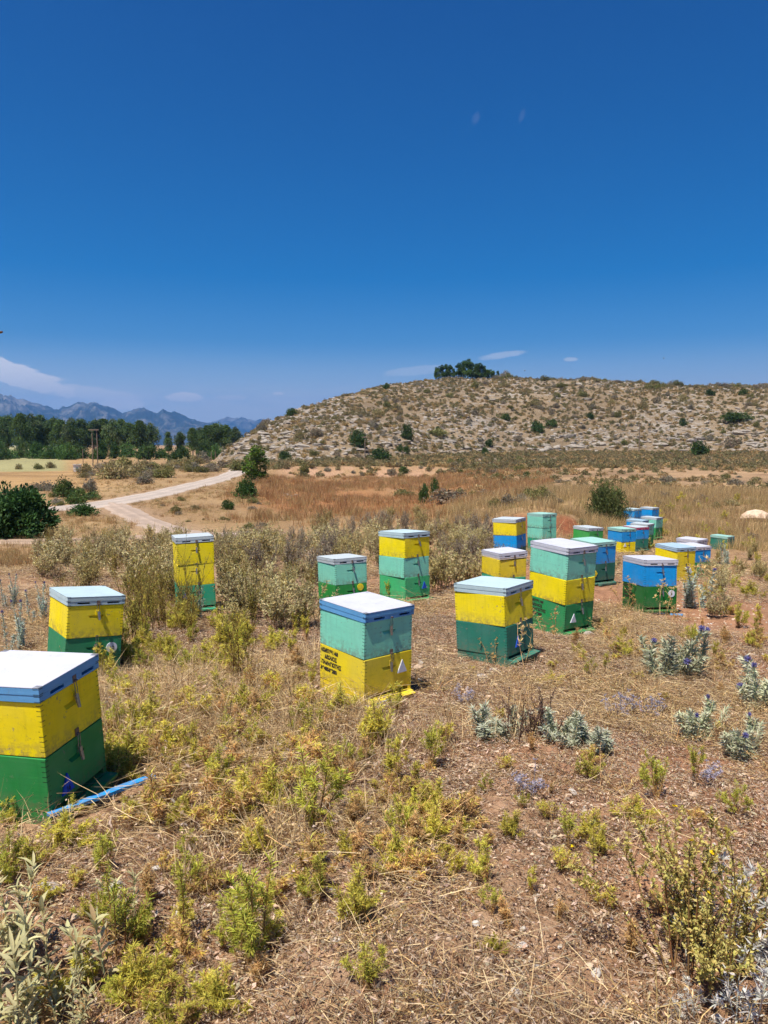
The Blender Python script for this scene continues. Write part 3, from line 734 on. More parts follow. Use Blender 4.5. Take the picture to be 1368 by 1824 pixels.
def hive(key, label, boxes, lid, tagd=None, text=False, lidz=0.0, board=None, extra=None):
    x, y, z, yaw, tx, ty = POSES[key]
    Mx = Matrix.Rotation(R(yaw), 3, 'Z') @ Matrix.Rotation(R(tx), 3, 'X') @ Matrix.Rotation(R(ty), 3, 'Y')
    root = newobj('beehive', None, None, (x, y, z), Mx.to_euler()); root.empty_display_size = .2
    tag(root, label, 'beehive', 'painted beehives standing in the dry meadow')
    rnd = random.Random(key)
    bot = board or boxes[-1]
    far = math.hypot(x, y) > 13
    # floor: two runners, board, rails, landing strip
    for s in (-1, 1):
        newobj('runner', box_mesh(('run', bot), 'runner', -.02, .02, -HL / 2 - .03, HL / 2, -.05, .016, paint(bot)), root, (s * (HW / 2 - .022), 0, 0))
    fl = newobj('bottom_board', box_mesh(('flo', bot), 'bottom_board', -HW / 2 + .001, HW / 2 - .001, -HL / 2 - .004, HL / 2 - .002, .0165, .021, paint(bot)), root)
    for s in (-1, 1):
        newobj('side_rail', box_mesh(('srl', bot), 'side_rail', -.012, .012, -HL / 2 + .002, HL / 2 - .004, .0215, BASE - .001, paint(bot)), fl, (s * (HW / 2 - .014), 0, 0))
    newobj('back_rail', box_mesh(('brl', bot), 'back_rail', -HW / 2 + .03, HW / 2 - .03, HL / 2 - .03, HL / 2 - .006, .0215, BASE - .001, paint(bot)), fl)
    newobj('landing_board', box_mesh(('lan', bot if key != 'H4' else 'yellow_old'), 'landing_board', -HW / 2 + .004, HW / 2 - .006, -.052, 0, -.009, .009, paint(bot if key != 'H4' else 'yellow_old'), .003),
           root, (rnd.uniform(-.004, .012), -HL / 2 - .012, .010), (R(rnd.uniform(3, 9)), R(rnd.uniform(-1.5, 1.5)), R(rnd.uniform(-1, 1))))
    zz = BASE
    n = len(boxes); bodies = []
    for k, c in enumerate(reversed(boxes)):
        o = newobj('hive_body', body_mesh(c), root, (rnd.uniform(-.005, .005), rnd.uniform(-.005, .005), zz), (R(rnd.uniform(-.25, .25)), R(rnd.uniform(-.25, .25)), R(rnd.uniform(-1.1, 1.1))))
        bodies.append(o); zz += BX
    top = zz
    # latches: one at the top of every box
    lm = latch_meshes()
    for k, o in enumerate(bodies):
        c = list(reversed(boxes))[k]
        la = newobj('latch', base_plate(c), o, (.016 + rnd.uniform(-.006, .006), -HL / 2, BX + (lidz if k == n - 1 else 0)))
        newobj('keeper_plate', lm['keep'], la, (0, -.0062 if k == n - 1 else 0, 0))
        newobj('wire_loop', lm['loop'], la, (0, 0, 0), (0, R(rnd.uniform(-6, 6)), 0))
        newobj('lever', lm['lever'], la, (0, 0, 0), (R(rnd.uniform(-6, 3)), R(rnd.uniform(-7, 7)), 0))
    rimc, capc, topc = lid
    tr = (R(rnd.uniform(-.5, .5)), R(rnd.uniform(-.5, .5)), R(rnd.uniform(-1.0, 1.0)))
    if key == 'H11': tr = (R(-2.0), R(-2.5), R(2))
    if key == 'H3': tr = (R(-1.5), R(-.6), 0)
    if lidz:
        newobj('lid_spacer', box_mesh(('spc', 'cream'), 'lid_spacer', -HW / 2 - .003, HW / 2 + .003, -HL / 2 - .003, HL / 2 + .003, 0, .022, paint('cream')), root, (0, 0, top + .004), tr)
    rim = newobj('lid_rim', rim_mesh(rimc), root, (0, 0, top + lidz + .001), tr)
    cap = newobj('lid', box_mesh(('cap', capc), 'lid', -HW / 2 - .007, HW / 2 + .007, -HL / 2 - .007, HL / 2 + .007, 0, LID - RIMH - .003, paint(capc), .003), rim, (0, 0, RIMH))
    newobj('lid_sheet', box_mesh(('sheet', topc), 'lid_sheet', -HW / 2 - .008, HW / 2 + .008, -HL / 2 - .008, HL / 2 + .008, 0, .0025, paint(topc), .0008), cap, (0, 0, LID - RIMH - .0025))
    if tagd:
        shp, c, px_, pz, num = tagd
        o = bodies[0]
        if shp == 'tri': me = prism('number_tag', [(-.042, 0), (.042, 0), (0, .088)], .007, paint(c))
        elif shp == 'tri2': me = prism('number_tag', [(-.035, .02), (0, -.03), (.035, .02), (0, .065)], .006, paint(c))
        else: me = prism('number_tag', [(.041 * math.cos(a), .041 + .041 * math.sin(a)) for a in np.arange(20) / 20 * 2 * math.pi], .006, paint(c))
        tg = newobj('number_tag', me, o, (px_, -HL / 2 - .0005, pz), (0, R(rnd.uniform(-4, 4)), 0))
        tg['label'] = 'flat %s marker nailed to the front' % {'tri': 'triangular', 'tri2': 'pointed', 'circ': 'round'}[shp]
        if num:
            tm = text_mesh(num, .034 if shp != 'circ' else .04, M_ink, .003, .8, align='CENTER')
            newobj('lettering', tm, tg, (0, -.0078, .008 if shp != 'circ' else .026), (math.pi / 2, 0, 0))
    if text:
        o = bodies[0]
        for j, (tx_, ind, szx) in enumerate(TEXT):
            me = cached(('txt', j), lambda: text_mesh(tx_, .036, M_ink, .006, szx))
            mm = Matrix(((0, 0, -1), (-1, 0, 0), (0, 1, 0)))
            t_ = newobj('lettering', me, o, (-HW / 2 - .0012, HL / 2 - .012 - ind, BX - .048 - .043 * j), mm.to_euler())
    return root
TEXT = [('ΛΙΩΝΙΟΥΘΙ 1468', 0, .72), ('ΔΙΚΑΙΟΣ', .045, .95), ('ΠΑΝΑΓΙΩΤΗΣ', .008, .95), ('6948569280', .0, 1.02)]
WH = ('white', 'white', 'white'); AQ = ('aqua', 'aqua', 'aqua'); PB = ('paleblue', 'paleblue', 'paleblue'); ML = ('mintlid', 'mintlid', 'mintlid'); OW = ('offwhite', 'offwhite', 'offwhite')
hive('H1', 'large yellow over green beehive at the left edge with blue-rimmed white lid', ['yellow', 'green'], ('skyblue', 'skyblue', 'white'), ('tri', 'tagblue', -.085, .03, '16'), True)
hive('H2', 'yellow over green beehive with pale aqua lid and white round tag 12', ['yellow', 'green12'], AQ, ('circ', 'tagwhite', .135, .115, '12'))
hive('H3', 'tall beehive of two yellow boxes over emerald, half hidden behind a weedy bush', ['yellow', 'yellow', 'emerald'], OW, ('tri', 'tagblue', -.13, .1, None))
hive('H4', 'mint over yellow beehive with blue-rimmed white lid and black stencilled lettering in the centre', ['mint', 'yellow_old'], ('skyblue', 'skyblue', 'white'), ('tri', 'tagwhite', .118, .105, None), True, board='yellow_old')
hive('H5', 'yellow over teal green beehive with pale aqua lid behind a dry thistle', ['yellow', 'teal'], AQ, ('tri', 'tagblue', -.04, .055, None))
hive('H6', 'tall beehive of mint, yellow and green boxes with white lid and white triangle', ['mint', 'yellow', 'green6'], WH, ('tri', 'tagwhite', -.085, .06, None), True)
hive('H7', 'mint over green beehive with yellow round tag behind the central hive', ['mint', 'green7'], OW, ('circ', 'yellow', .12, .16, None))
hive('H8', 'tall beehive of yellow, mint and light green boxes with blue triangle', ['yellow', 'mint', 'leafgreen'], AQ, ('tri', 'tagblue', .115, .09, None))
hive('H9', 'beehive of yellow, blue and dark green boxes beside the all-mint stack', ['yellow', 'blue', 'darkteal'], OW)
hive('H10', 'tall beehive of two mint boxes over green in front of the red mound', ['mint', 'mint', 'emerald'], ML)
hive('H11', 'yellow beehive with a crooked white lid lifted on a cream spacer', ['yellow_old', 'emerald'], WH, lidz=.024)
hive('H12', 'bright green beehive with white lid behind the tall mint and yellow one', ['grass', 'grass'], OW)
hive('H13', 'blue over dark teal beehive with yellow marker, behind the tall three-colour hive', ['blue', 'darkteal'], ML, ('tri2', 'yellow', -.17, .09, None))
hive('H14', 'bright blue over bottle green beehive with white lid and white round tag', ['blue', 'bottle'], WH, ('circ', 'tagwhite', .135, .12, '6'), True)
hive('H15', 'beehive of two yellow boxes with pale blue lid and white triangle', ['yellow', 'yellow_old'], PB, ('tri', 'tagwhite', .11, .12, None))
hive('H16', 'blue over green beehive with white lid just behind the two-box yellow one', ['blue', 'green6'], WH)
hive('H17', 'beehive showing little but its white lid behind the yellow and blue pair', ['white', 'teal'], WH)
hive('H18', 'lone dark green one-box beehive with mint lid at the far right', ['teal'], ML)
hive('H19', 'blue over yellow beehive with white triangle at the front of the far cluster', ['blue', 'yellow'], ML, ('tri', 'tagwhite', -.1, .14, None))
hive('H20', 'blue over teal beehive with a pink-red lid in the far cluster', ['blue', 'teal'], ('pink', 'pink', 'offwhite'))
hive('H21', 'mint over green beehive with white lid right behind the pink-lidded one', ['mint', 'green6'], OW)
hive('H22', 'blue beehive with long pale blue lid in the middle of the far cluster', ['blue', 'blue'], PB)
hive('H23', 'mint over leaf green beehive at the right side of the far cluster', ['mint', 'green6'], OW)
hive('H24', 'farthest blue beehive, the left of the pair beside the round bush', ['blue', 'paleblue'], AQ)
hive('H25', 'farthest blue beehive, the right of the pair, with white lid', ['blue', 'blue'], OW)

# blue batten on the ground, offcuts
def batten(name, px0, py0, px1, py1, w, h, c, label, lift=.03):
    a = Vector(gp(px0, py0)); b = Vector(gp(px1, py1)); d = b - a
    L = math.hypot(d.x, d.y)
    bm = bmesh.new(); k = 10; rnd = random.Random(name + str(px0)); prev = None; rows = []
    for i in range(k + 1):
        t = i / k; ww = w * rnd.uniform(.85, 1.08) * (.75 if i in (0, k) else 1); yo = rnd.uniform(-.1, .1) * w; zo = .12 * h * rnd.uniform(-1, 1)
        rows.append([bm.verts.new((t * L + rnd.uniform(-.004, .004), yo + s * ww / 2, z + zo)) for s, z in ((-1, 0), (1, 0), (1, h), (-1, h))])
    for r0, r1 in zip(rows[:-1], rows[1:]):
        for j in range(4): bm.faces.new((r0[j], r1[j], r1[(j + 1) % 4], r0[(j + 1) % 4]))
    bm.faces.new(rows[0]); bm.faces.new(rows[-1][::-1])
    me = bm_mesh(bm, name, paint(c))
    zmax = max(zat(a.x + d.x * t, a.y + d.y * t) for t in np.linspace(0, 1, 9))
    o = newobj(name, me, None, (a.x, a.y, zat(a.x, a.y) + lift), (0, -math.atan2(zat(b.x, b.y) - zat(a.x, a.y), L), math.atan2(d.y, d.x)))
    tag(o, label, 'wood strip'); return o
batten('wood_batten', 88, 1474, 276, 1404, .038, .016, 'blue', 'bright blue wooden batten lying in the straw beside the left hive', .048)
batten('wood_offcut', 1156, 1094, 1184, 1095, .035, .015, 'skyblue', 'pale blue wooden offcut lying left in front of the blue and bottle green hive', .015)
batten('wood_offcut', 1194, 1097, 1216, 1098, .035, .015, 'skyblue', 'pale blue wooden offcut lying right in front of the blue and bottle green hive', .015)
batten('landing_offcut', 1068, 1045, 1096, 1041, .06, .025, 'darkteal', 'dark teal board lying before the blue and teal hive', .015)
batten('loose_slat', 668, 1262, 722, 1243, .018, .012, 'offwhite', 'weathered grey slat under the front of the central hive', .02)
batten('loose_slat', 672, 1270, 722, 1252, .018, .012, 'cream', 'bleached slat, the lower of two before the central hive', .012)

# ------------------------------------------------------------------ plant meshes
def curve(p0, d, L, n=6, up=.3, wob=.06):
    """a stem path that starts along d and bends upwards"""
    P = [np.array(p0, float)]; d = np.array(d, float) / np.linalg.norm(d)
    for i in range(n - 1):
        d = d + np.array([0, 0, up / n]) + rng.normal(0, wob, 3); d = d / np.linalg.norm(d)
        P.append(P[-1] + d * L / (n - 1))
    return np.array(P)
def along(P, t):
    s = np.linspace(0, 1, len(P)); t = np.asarray(t)
    Q = np.stack([np.interp(t, s, P[:, k]) for k in range(3)], 1)
    T = unit(np.gradient(P, axis=0)); D = unit(np.stack([np.interp(t, s, T[:, k]) for k in range(3)], 1))
    return Q, D
def outdir(D, ang):
    """directions leaning by ang from D, random round it"""
    n = len(D); o = unit(np.cross(D, rdir(n))); a = np.broadcast_to(ang, (n,))[:, None]
    return unit(D * np.cos(a) + o * np.sin(a))
OL_Y = S(222, 202, 88); OL_G = S(162, 156, 70); BR_ = S(208, 170, 112); STR = S(214, 182, 122); SAGE = S(204, 196, 144); GREYG = S(200, 200, 166)

def p_spurge(h, nst, lean, bright=.5, brown=.46):
    st, fo = MB(), MB()
    for i in range(nst):
        a = rng.uniform(0, 6.28); l = abs(rng.normal(0, lean)); L = h * rng.uniform(.55, 1.05)
        P = curve((rng.normal(0, .018), rng.normal(0, .018), -.02), (math.cos(a) * l, math.sin(a) * l, 1), L, 6, .25, .07)
        tube(st, P, np.linspace(.0035, .0016, 6), vary(S(150, 112, 66), 1)[0], 4)
        br = [(P, 1.0)]
        for b in range(rng.integers(1, 5)):
            q, d = along(P, [rng.uniform(.35, .85)])
            B = curve(q[0], outdir(d, rng.uniform(.5, .9))[0], L * rng.uniform(.15, .35), 4, .5, .05); br.append((B, .6))
            tube(st, B, np.linspace(.002, .001, 4), vary(S(160, 130, 72), 1)[0], 3)
        tip = OL_Y * (1 - bright) + S(186, 190, 74) * bright
        for B, w in br:
            n = int(rng.integers(70, 110) * (.6 if w < 1 else 1) * L / .3) + 16
            t = rng.uniform(.0, 1, n) ** (.6 if w == 1 else .8)
            q, d = along(B, t)
            tt = t[:, None] if w == 1 else .5 + .5 * t[:, None]
            lo = tt < brown + rng.normal(0, .08, (n, 1))
            c = np.where(lo, vary(BR_, n, .2), vary(OL_G, n, .18) * (1 - tt) + vary(tip, n, .16) * tt)
            D = outdir(d, rng.uniform(.45, 1.25, n))
            ln = rng.uniform(.020, .044, n) * (1.0 if w == 1 else .8)
            kites(fo, q, D, ln, rng.uniform(.0026, .0048, n), c, .2)
    return {'stem': st.mesh('stem', M_stem), 'foliage': fo.mesh('foliage', M_leaf)}, h
def bigleaf(fo, P, D, L, Wd, C, drop):
    n = len(P); side = unit(np.cross(D, np.tile((0, 0, 1.), (n, 1)) + rdir(n) * .35)); nor = np.cross(side, D); nor *= np.where(nor[:, 2:3] < 0, -1, 1)
    rows = []
    for t, w, z in ((0, .25, 0), (.3, .9, .02), (.65, .8, -.03), (1, .08, -.16)):
        c = P + D * (L * t)[:, None] + nor * (L * z * drop)[:, None]
        up = nor * (Wd * w * .22)[:, None]
        rows += [c - side * (Wd * w / 2)[:, None] + up, c, c + side * (Wd * w / 2)[:, None] + up]
    V = np.stack(rows, 1)
    b = np.arange(n)[:, None, None] * 12
    q = np.array([[r * 3 + k, r * 3 + k + 1, r * 3 + k + 4, r * 3 + k + 3] for r in range(3) for k in range(2)])[None]
    fo.add(V.reshape(-1, 3), (b + q).reshape(-1, 4), np.repeat(C, 12, 0))
def p_sage(h, nst):
    st, fo = MB(), MB()
    for i in range(nst):
        a = rng.uniform(0, 6.28); l = abs(rng.normal(0, .35)); L = h * rng.uniform(.5, 1.05)
        P = curve((rng.normal(0, .05), rng.normal(0, .05), -.02), (math.cos(a) * l, math.sin(a) * l, 1), L, 7, .3, .08)
        tube(st, P, np.linspace(.005, .002, 7), vary(S(170, 160, 120), 1)[0], 5)
        k = int(L / .04) + 3; t = np.linspace(.15, 1, k)
        for sgn in (1, -1, .0):
            if sgn == 0: q, d = along(P, rng.uniform(.8, 1, 5))
            else: q, d = along(P, t)
            n = len(q); ang = rng.uniform(0, 6.28)
            phi = np.arange(n) * 1.57 + ang + (0 if sgn > 0 else math.pi)
            o = np.stack([np.cos(phi), np.sin(phi), np.full(n, .25)], 1)
            D = unit(o + d * rng.uniform(.3, 1.1, (n, 1)) + (0 if sgn else d * 1.5))
            c = vary(SAGE, n, .12, .03)
            c = np.where(rng.random((n, 1)) < .12, vary(S(190, 160, 110), n, .15), c)
            bigleaf(fo, q, D, rng.uniform(.045, .085, n), rng.uniform(.012, .02, n), c, rng.uniform(.5, 2.5, n))
    return {'stem': st.mesh('stem', M_stem), 'foliage': fo.mesh('foliage', M_leaf)}, h
def p_roundleaf(h, nst, spread, c0, c1, leaf=.011, dens=55, flowers=0, stemc=S(130, 96, 60)):
    st, fo, fl = MB(), MB(), MB()
    for i in range(nst):
        a = rng.uniform(0, 6.28); l = abs(rng.normal(0, spread)); L = h * rng.uniform(.55, 1.05)
        P = curve((rng.normal(0, .05), rng.normal(0, .05), -.02), (math.cos(a) * l, math.sin(a) * l, 1), L, 7, .15, .09)
        tube(st, P, np.linspace(.004, .0012, 7), vary(stemc, 1)[0], 4)
        br = [P]
        for b in range(rng.integers(3, 7)):
            q, d = along(P, [rng.uniform(.2, .9)])
            B = curve(q[0], outdir(d, rng.uniform(.4, .9))[0], L * rng.uniform(.15, .4), 5, .3, .08); br.append(B)
            tube(st, B, np.linspace(.002, .0009, 5), vary(stemc, 1)[0], 3)
        for B in br:
            n = max(6, int(dens * (len(B) / 7) * rng.uniform(.7, 1.1)))
            q, d = along(B, rng.uniform(.15, 1, n)); D = outdir(d, rng.uniform(.5, 1.4, n))
            k = rng.random((n, 1)); c = vary(c0, n, .2) * k + vary(c1, n, .2) * (1 - k)
            kites(fo, q, D, leaf * rng.uniform(.7, 1.5, n), leaf * .62 * rng.uniform(.7, 1.2, n), c, .1)
        if flowers and rng.random() < flowers:
            q, d = along(P, [1.0]); n = 6
            kites(fl, np.tile(q, (n, 1)), outdir(np.tile(d, (n, 1)), 1.2), .011, .008, vary(S(236, 206, 30), n, .1), .0)
    r = {'stem': st.mesh('stem', M_stem), 'foliage': fo.mesh('foliage', M_leaf)}
    if fl.n: r['blossom'] = fl.mesh('blossom', M_leaf)
    return r, h
def p_twiggy(h, nst, spread, c0, c1, stemc, leaf=.014, wid=.3, dens=26, nb=6):
    """upright dry-stemmed shrub with narrow small leaves"""
    st, fo = MB(), MB()
    for i in range(nst):
        a = rng.uniform(0, 6.28); l = abs(rng.normal(0, spread)); L = h * rng.uniform(.5, 1.05)
        P = curve((rng.normal(0, .07), rng.normal(0, .07), -.03), (math.cos(a) * l, math.sin(a) * l, 1), L, 7, .3, .06)
        tube(st, P, np.linspace(.0045, .0014, 7), vary(stemc, 1, .25)[0], 3)
        br = [P]
        for b in range(nb):
            q, d = along(P, [rng.uniform(.25, .95)])
            B = curve(q[0], outdir(d, rng.uniform(.35, .8))[0], L * rng.uniform(.12, .38), 4, .5, .06); br.append(B)
            tube(st, B, np.linspace(.0022, .001, 4), vary(stemc, 1, .25)[0], 3)
        for B in br:
            n = max(5, int(dens * (1.0 if len(B) == 7 else .6)))
            q, d = along(B, rng.uniform(.25, 1, n)); D = outdir(d, rng.uniform(.35, 1.1, n))
            k = rng.random((n, 1)); c = vary(c0, n, .22) * k + vary(c1, n, .22) * (1 - k)
            kites(fo, q, D, leaf * rng.uniform(.7, 1.7, n), leaf * wid * rng.uniform(.7, 1.3, n), c, .2)
    return {'stem': st.mesh('stem', M_stem), 'foliage': fo.mesh('foliage', M_leaf)}, h
def star(mb, c, n, L, Wd, col, axis=(0, 0, 1), lo=.9, hi=1.5):
    ax = np.tile(unit(np.array(axis, float)), (n, 1))
    kites(mb, np.tile(c, (n, 1)), outdir(ax, rng.uniform(lo, hi, n)), L * rng.uniform(.7, 1.2, n), Wd, vary(col, n, .12, .03), -.05, .1)
def p_holly(h, nst, col, stemc, L=.03):
    """spiny stars on branching stems"""
    st, fo = MB(), MB(); heads = []
    for i in range(nst):
        a = rng.uniform(0, 6.28); l = abs(rng.normal(0, .5)); Ls = h * rng.uniform(.5, 1.05)
        P = curve((rng.normal(0, .03), rng.normal(0, .03), -.02), (math.cos(a) * l, math.sin(a) * l, 1), Ls, 6, .2, .08)
        tube(st, P, np.linspace(.003, .0014, 6), vary(stemc, 1)[0], 4)
        ends = [P]
        for b in range(rng.integers(3, 7)):
            q, d = along(P, [rng.uniform(.35, .95)])
            B = curve(q[0], outdir(d, rng.uniform(.5, 1.1))[0], Ls * rng.uniform(.15, .4), 4, .4, .08); ends.append(B)
            tube(st, B, np.linspace(.0018, .001, 4), vary(stemc, 1)[0], 3)
        for B in ends:
            heads.append((B[-1], unit(B[-1] - B[-2])))
            q, dd = along(B, [.55]); star(fo, q[0], 4, L * .7, .005, col, dd[0], .7, 1.2)
    hm = []
    for v in range(3):
        mb = MB(); z0 = np.zeros(3); star(mb, z0, 10, L, .0055, col, (0, 0, 1), .8, 1.5); star(mb, z0, 9, L * .45, .005, col * .85, (0, 0, 1), .0, .7); hm.append(mb.mesh('flower_head', M_leaf))
    return {'stem': st.mesh('stem', M_stem), 'foliage': fo.mesh('foliage', M_leaf), '_heads': (hm, heads)}, h
def globe_mesh(c):
    def f():
        mb = MB(); n = 90; D = rdir(n); sphere(mb, (0, 0, 0), .009, S(90, 84, 140), 8, 5)
        kites(mb, D * .006, D, .014, .004, vary(c, n, .15, .04), 0, 0); return mb.mesh('globe_flower', M_leaf)
    return cached(('globe', tuple(c)), f)
def p_globe(h, nst, col, ng, dens=130, lean=.4):
    """grey-green spiny columns, some topped by a blue globe"""
    st, fo = MB(), MB(); globes = []
    for i in range(nst):
        a = rng.uniform(0, 6.28); l = abs(rng.normal(0, lean)); L = h * rng.uniform(.5, .95) * (1.05 if i < ng else .85)
        P = curve((rng.normal(0, .04), rng.normal(0, .04), -.02), (math.cos(a) * l, math.sin(a) * l, 1), L, 6, .45, .07)
        tube(st, P, np.linspace(.005, .003, 6), vary(S(150, 150, 120), 1)[0], 4)
        n = dens; t = rng.uniform(.05, .97, n); q, d = along(P, t)
        kites(fo, q, outdir(d, rng.uniform(.5, 1.3, n)), rng.uniform(.022, .05, n) * (1.2 - .5 * t), rng.uniform(.004, .008, n), vary(col, n, .16, .04), .15)
        if i < ng: globes.append(P[-1] + np.array([0, 0, .008]))
    return {'stem': st.mesh('stem', M_stem), 'foliage': fo.mesh('foliage', M_leaf), '_globes': globes}, h
def p_blob(nl, leaf, cols, clumps=18, flat=.75, stem=True, stemc=S(110, 90, 66)):
    """rounded bush of unit radius standing on z=0: leaves gathered in clumps with gaps between"""
    st, fo = MB(), MB()
    cc = rdir(clumps) * (rng.uniform(.25, 1, (clumps, 1)) ** .5) * .72; cc[:, 2] = np.abs(cc[:, 2]) * flat * 1.25 + .12
    cr = rng.uniform(.22, .42, clumps)
    for i in range(clumps):
        n = nl // clumps; base = cols[rng.integers(len(cols))]
        D = rdir(n); P = cc[i] + D * (cr[i] * rng.uniform(.35, 1.12, (n, 1)) ** .6); P[:, 2] = np.maximum(P[:, 2], .01)
        kites(fo, P, unit(D + rdir(n) * .8 + np.array([0, 0, .25])), leaf * rng.uniform(.6, 1.5, n), leaf * .55 * rng.uniform(.6, 1.3, n), vary(base * rng.normal(1, .1), n, .22), .15)
        if stem:
            P2 = np.stack([np.zeros(3) + rng.normal(0, .04, 3) * [1, 1, 0], cc[i] * .55 + rng.normal(0, .04, 3), cc[i]]); tube(st, P2, [.03, .02, .01], vary(stemc, 1)[0], 4)
    for i in range(int(clumps * 1.6)):
        d = rdir(1)[0]; d[2] = abs(d[2]) * flat + .1; d = d / np.linalg.norm(d); n = max(8, nl // 130)
        a0 = d * rng.uniform(.5, .75); L = rng.uniform(.25, .55); t = rng.uniform(0, 1, n)
        P = a0 + np.outer(t * L, unit(d + rng.normal(0, .35, 3) + np.array([0, 0, .3]))) + rng.normal(0, .03, (n, 3)); P[:, 2] = np.maximum(P[:, 2], .01)
        kites(fo, P, unit(rdir(n) + d), leaf * rng.uniform(.5, 1.2, n), leaf * .5 * rng.uniform(.6, 1.2, n), vary(cols[rng.integers(len(cols))] * 1.08, n, .22), .15)
    r = {'foliage': fo.mesh('foliage', M_leaf)}
    if stem: r['stem'] = st.mesh('stem', M_stem)
    return r, 1.0
def p_tree(hh, cw, nl, leaf, cols, clumps=40, trunk=.25, low=.22, shape=1.0):
    """height hh, crown half-width cw"""
    st, fo = MB(), MB()
    top = np.array([rng.normal(0, .02) * hh, rng.normal(0, .02) * hh, hh * .93])
    T = np.array([[0, 0, -.2], [rng.normal(0, .01) * hh, rng.normal(0, .01) * hh, hh * .25], [rng.normal(0, .02) * hh, rng.normal(0, .02) * hh, hh * .55], top])
    tube(st, T, [trunk, trunk * .8, trunk * .5, trunk * .12], S(136, 124, 106), 7)
    for i in range(clumps):
        z = rng.uniform(low, .97); prof = math.sin(min(1, (z - low + .1) / (1.06 - low)) * math.pi) ** .55 * shape
        a = rng.uniform(0, 6.28); rr = cw * prof * rng.uniform(.2, .92)
        c = np.array([math.cos(a) * rr, math.sin(a) * rr, z * hh])
        q = np.array([np.interp(z * .72, np.linspace(0, 1, 4), T[:, k]) for k in range(3)])
        if i % 2 == 0: tube(st, np.stack([q, (q + c) / 2 + [0, 0, -.03 * hh], c]), [trunk * .3, trunk * .18, trunk * .05], S(126, 112, 94), 4)
        n = nl // clumps; D = rdir(n); r0 = cw * rng.uniform(.26, .46)
        P = c + D * np.array([1, 1, .85]) * (r0 * rng.uniform(.3, 1.15, (n, 1)) ** .6)
        base = cols[rng.integers(len(cols))] * rng.normal(1, .1)
        kites(fo, P, unit(D + rdir(n) * .9), leaf * rng.uniform(.6, 1.5, n), leaf * .6 * rng.uniform(.6, 1.3, n), vary(base, n, .2), .1)
    return {'trunk': st.mesh('trunk', M_stem), 'crown': fo.mesh('crown', M_leaf)}, hh

def plant(name, proto, loc, h, rot=None, label=None, cat='plant', group=None, wide=1.0, lean=0.0, sink=0.0):
    parts, ph = proto; s = h / ph
    root = newobj(name, None, None, (loc[0], loc[1], loc[2] - sink), (R(lean * random.uniform(-1, 1)), R(lean * random.uniform(-1, 1)), random.uniform(0, 6.28) if rot is None else rot), (s * wide, s * wide, s))
    root.empty_display_size = .1
    for k, me in parts.items():
        if k == '_globes':
            for g in me: newobj('globe_flower', globe_mesh(S(118, 114, 156)), root, tuple(g), (0, 0, random.uniform(0, 6)), random.uniform(.5, .85))
        elif k == '_heads':
            for i, (p_, d_) in enumerate(me[1]): newobj('flower_head', me[0][i % 3], root, tuple(p_), Vector(d_).to_track_quat('Z', 'Y').to_euler())
        else: newobj(k, me, root)
    return tag(root, label, cat, group)
def depth_h(loc, hpx): return hpx / FPX * loc[1]

SPURGE = [p_spurge(.30, 8, .45, .5), p_spurge(.34, 6, .35, .8), p_spurge(.26, 11, .6, .25, .25), p_spurge(.38, 5, .25, .4, .5), p_spurge(.22, 12, .8, .35, .2), p_spurge(.40, 3, .15, .7, .45)]
DRYW = [p_spurge(.26, 8, .6, .3, .8), p_spurge(.22, 10, .8, .2, .95), p_spurge(.3, 6, .4, .2, 1.2)]
SPIRE = p_spurge(.42, 1, .05, .55, .4)
SAGEP = [p_sage(.42, 7), p_sage(.36, 5), p_sage(.5, 6)]
ROUND = p_roundleaf(.52, 26, .42, S(214, 194, 118), S(170, 160, 82), .014, 70, .3)
HOLLY = [p_holly(.32, 5, S(222, 217, 206), S(190, 184, 168), .038), p_holly(.26, 6, S(180, 174, 188), S(140, 136, 148), .026)]
GLOBE = [p_globe(.28, 15, GREYG, 4, 120, .75), p_globe(.26, 13, GREYG, 2, 120, .8), p_globe(.24, 8, S(208, 210, 180), 0, 150, .6), p_globe(.5, 8, S(180, 192, 176), 3, 150, .3)]
THIST = [p_holly(.36, 2, S(228, 200, 138), S(206, 176, 118), .032), p_holly(.3, 3, S(216, 178, 116), S(196, 160, 104), .03)]
DRYSH = [p_twiggy(.62, 18, .42, S(206, 188, 130), S(172, 158, 100), S(112, 90, 66), .030, .36, 28, 7), p_twiggy(.55, 20, .5, S(214, 200, 150), S(182, 166, 114), S(120, 98, 76), .032, .38, 26, 7),
         p_twiggy(.7, 15, .3, S(182, 164, 116), S(148, 134, 94), S(98, 78, 60), .024, .32, 24, 8), p_twiggy(.5, 18, .5, S(186, 170, 142), S(150, 138, 116), S(104, 88, 78), .022, .32, 20, 8)]
BROOM = [p_twiggy(.95, 14, .35, S(186, 170, 80), S(142, 140, 64), S(96, 72, 48), .018, .3, 34, 9), p_twiggy(.85, 9, .3, S(196, 174, 88), S(154, 142, 68), S(110, 80, 50), .018, .3, 34, 8)]
TANG = None
DEAD = p_twiggy(.3, 24, .5, S(126, 98, 84), S(96, 76, 66), S(100, 76, 62), .014, .3, 16, 5)
CREAM = p_roundleaf(.42, 12, .4, S(222, 216, 170), S(150, 150, 84), .013, 40, 0)

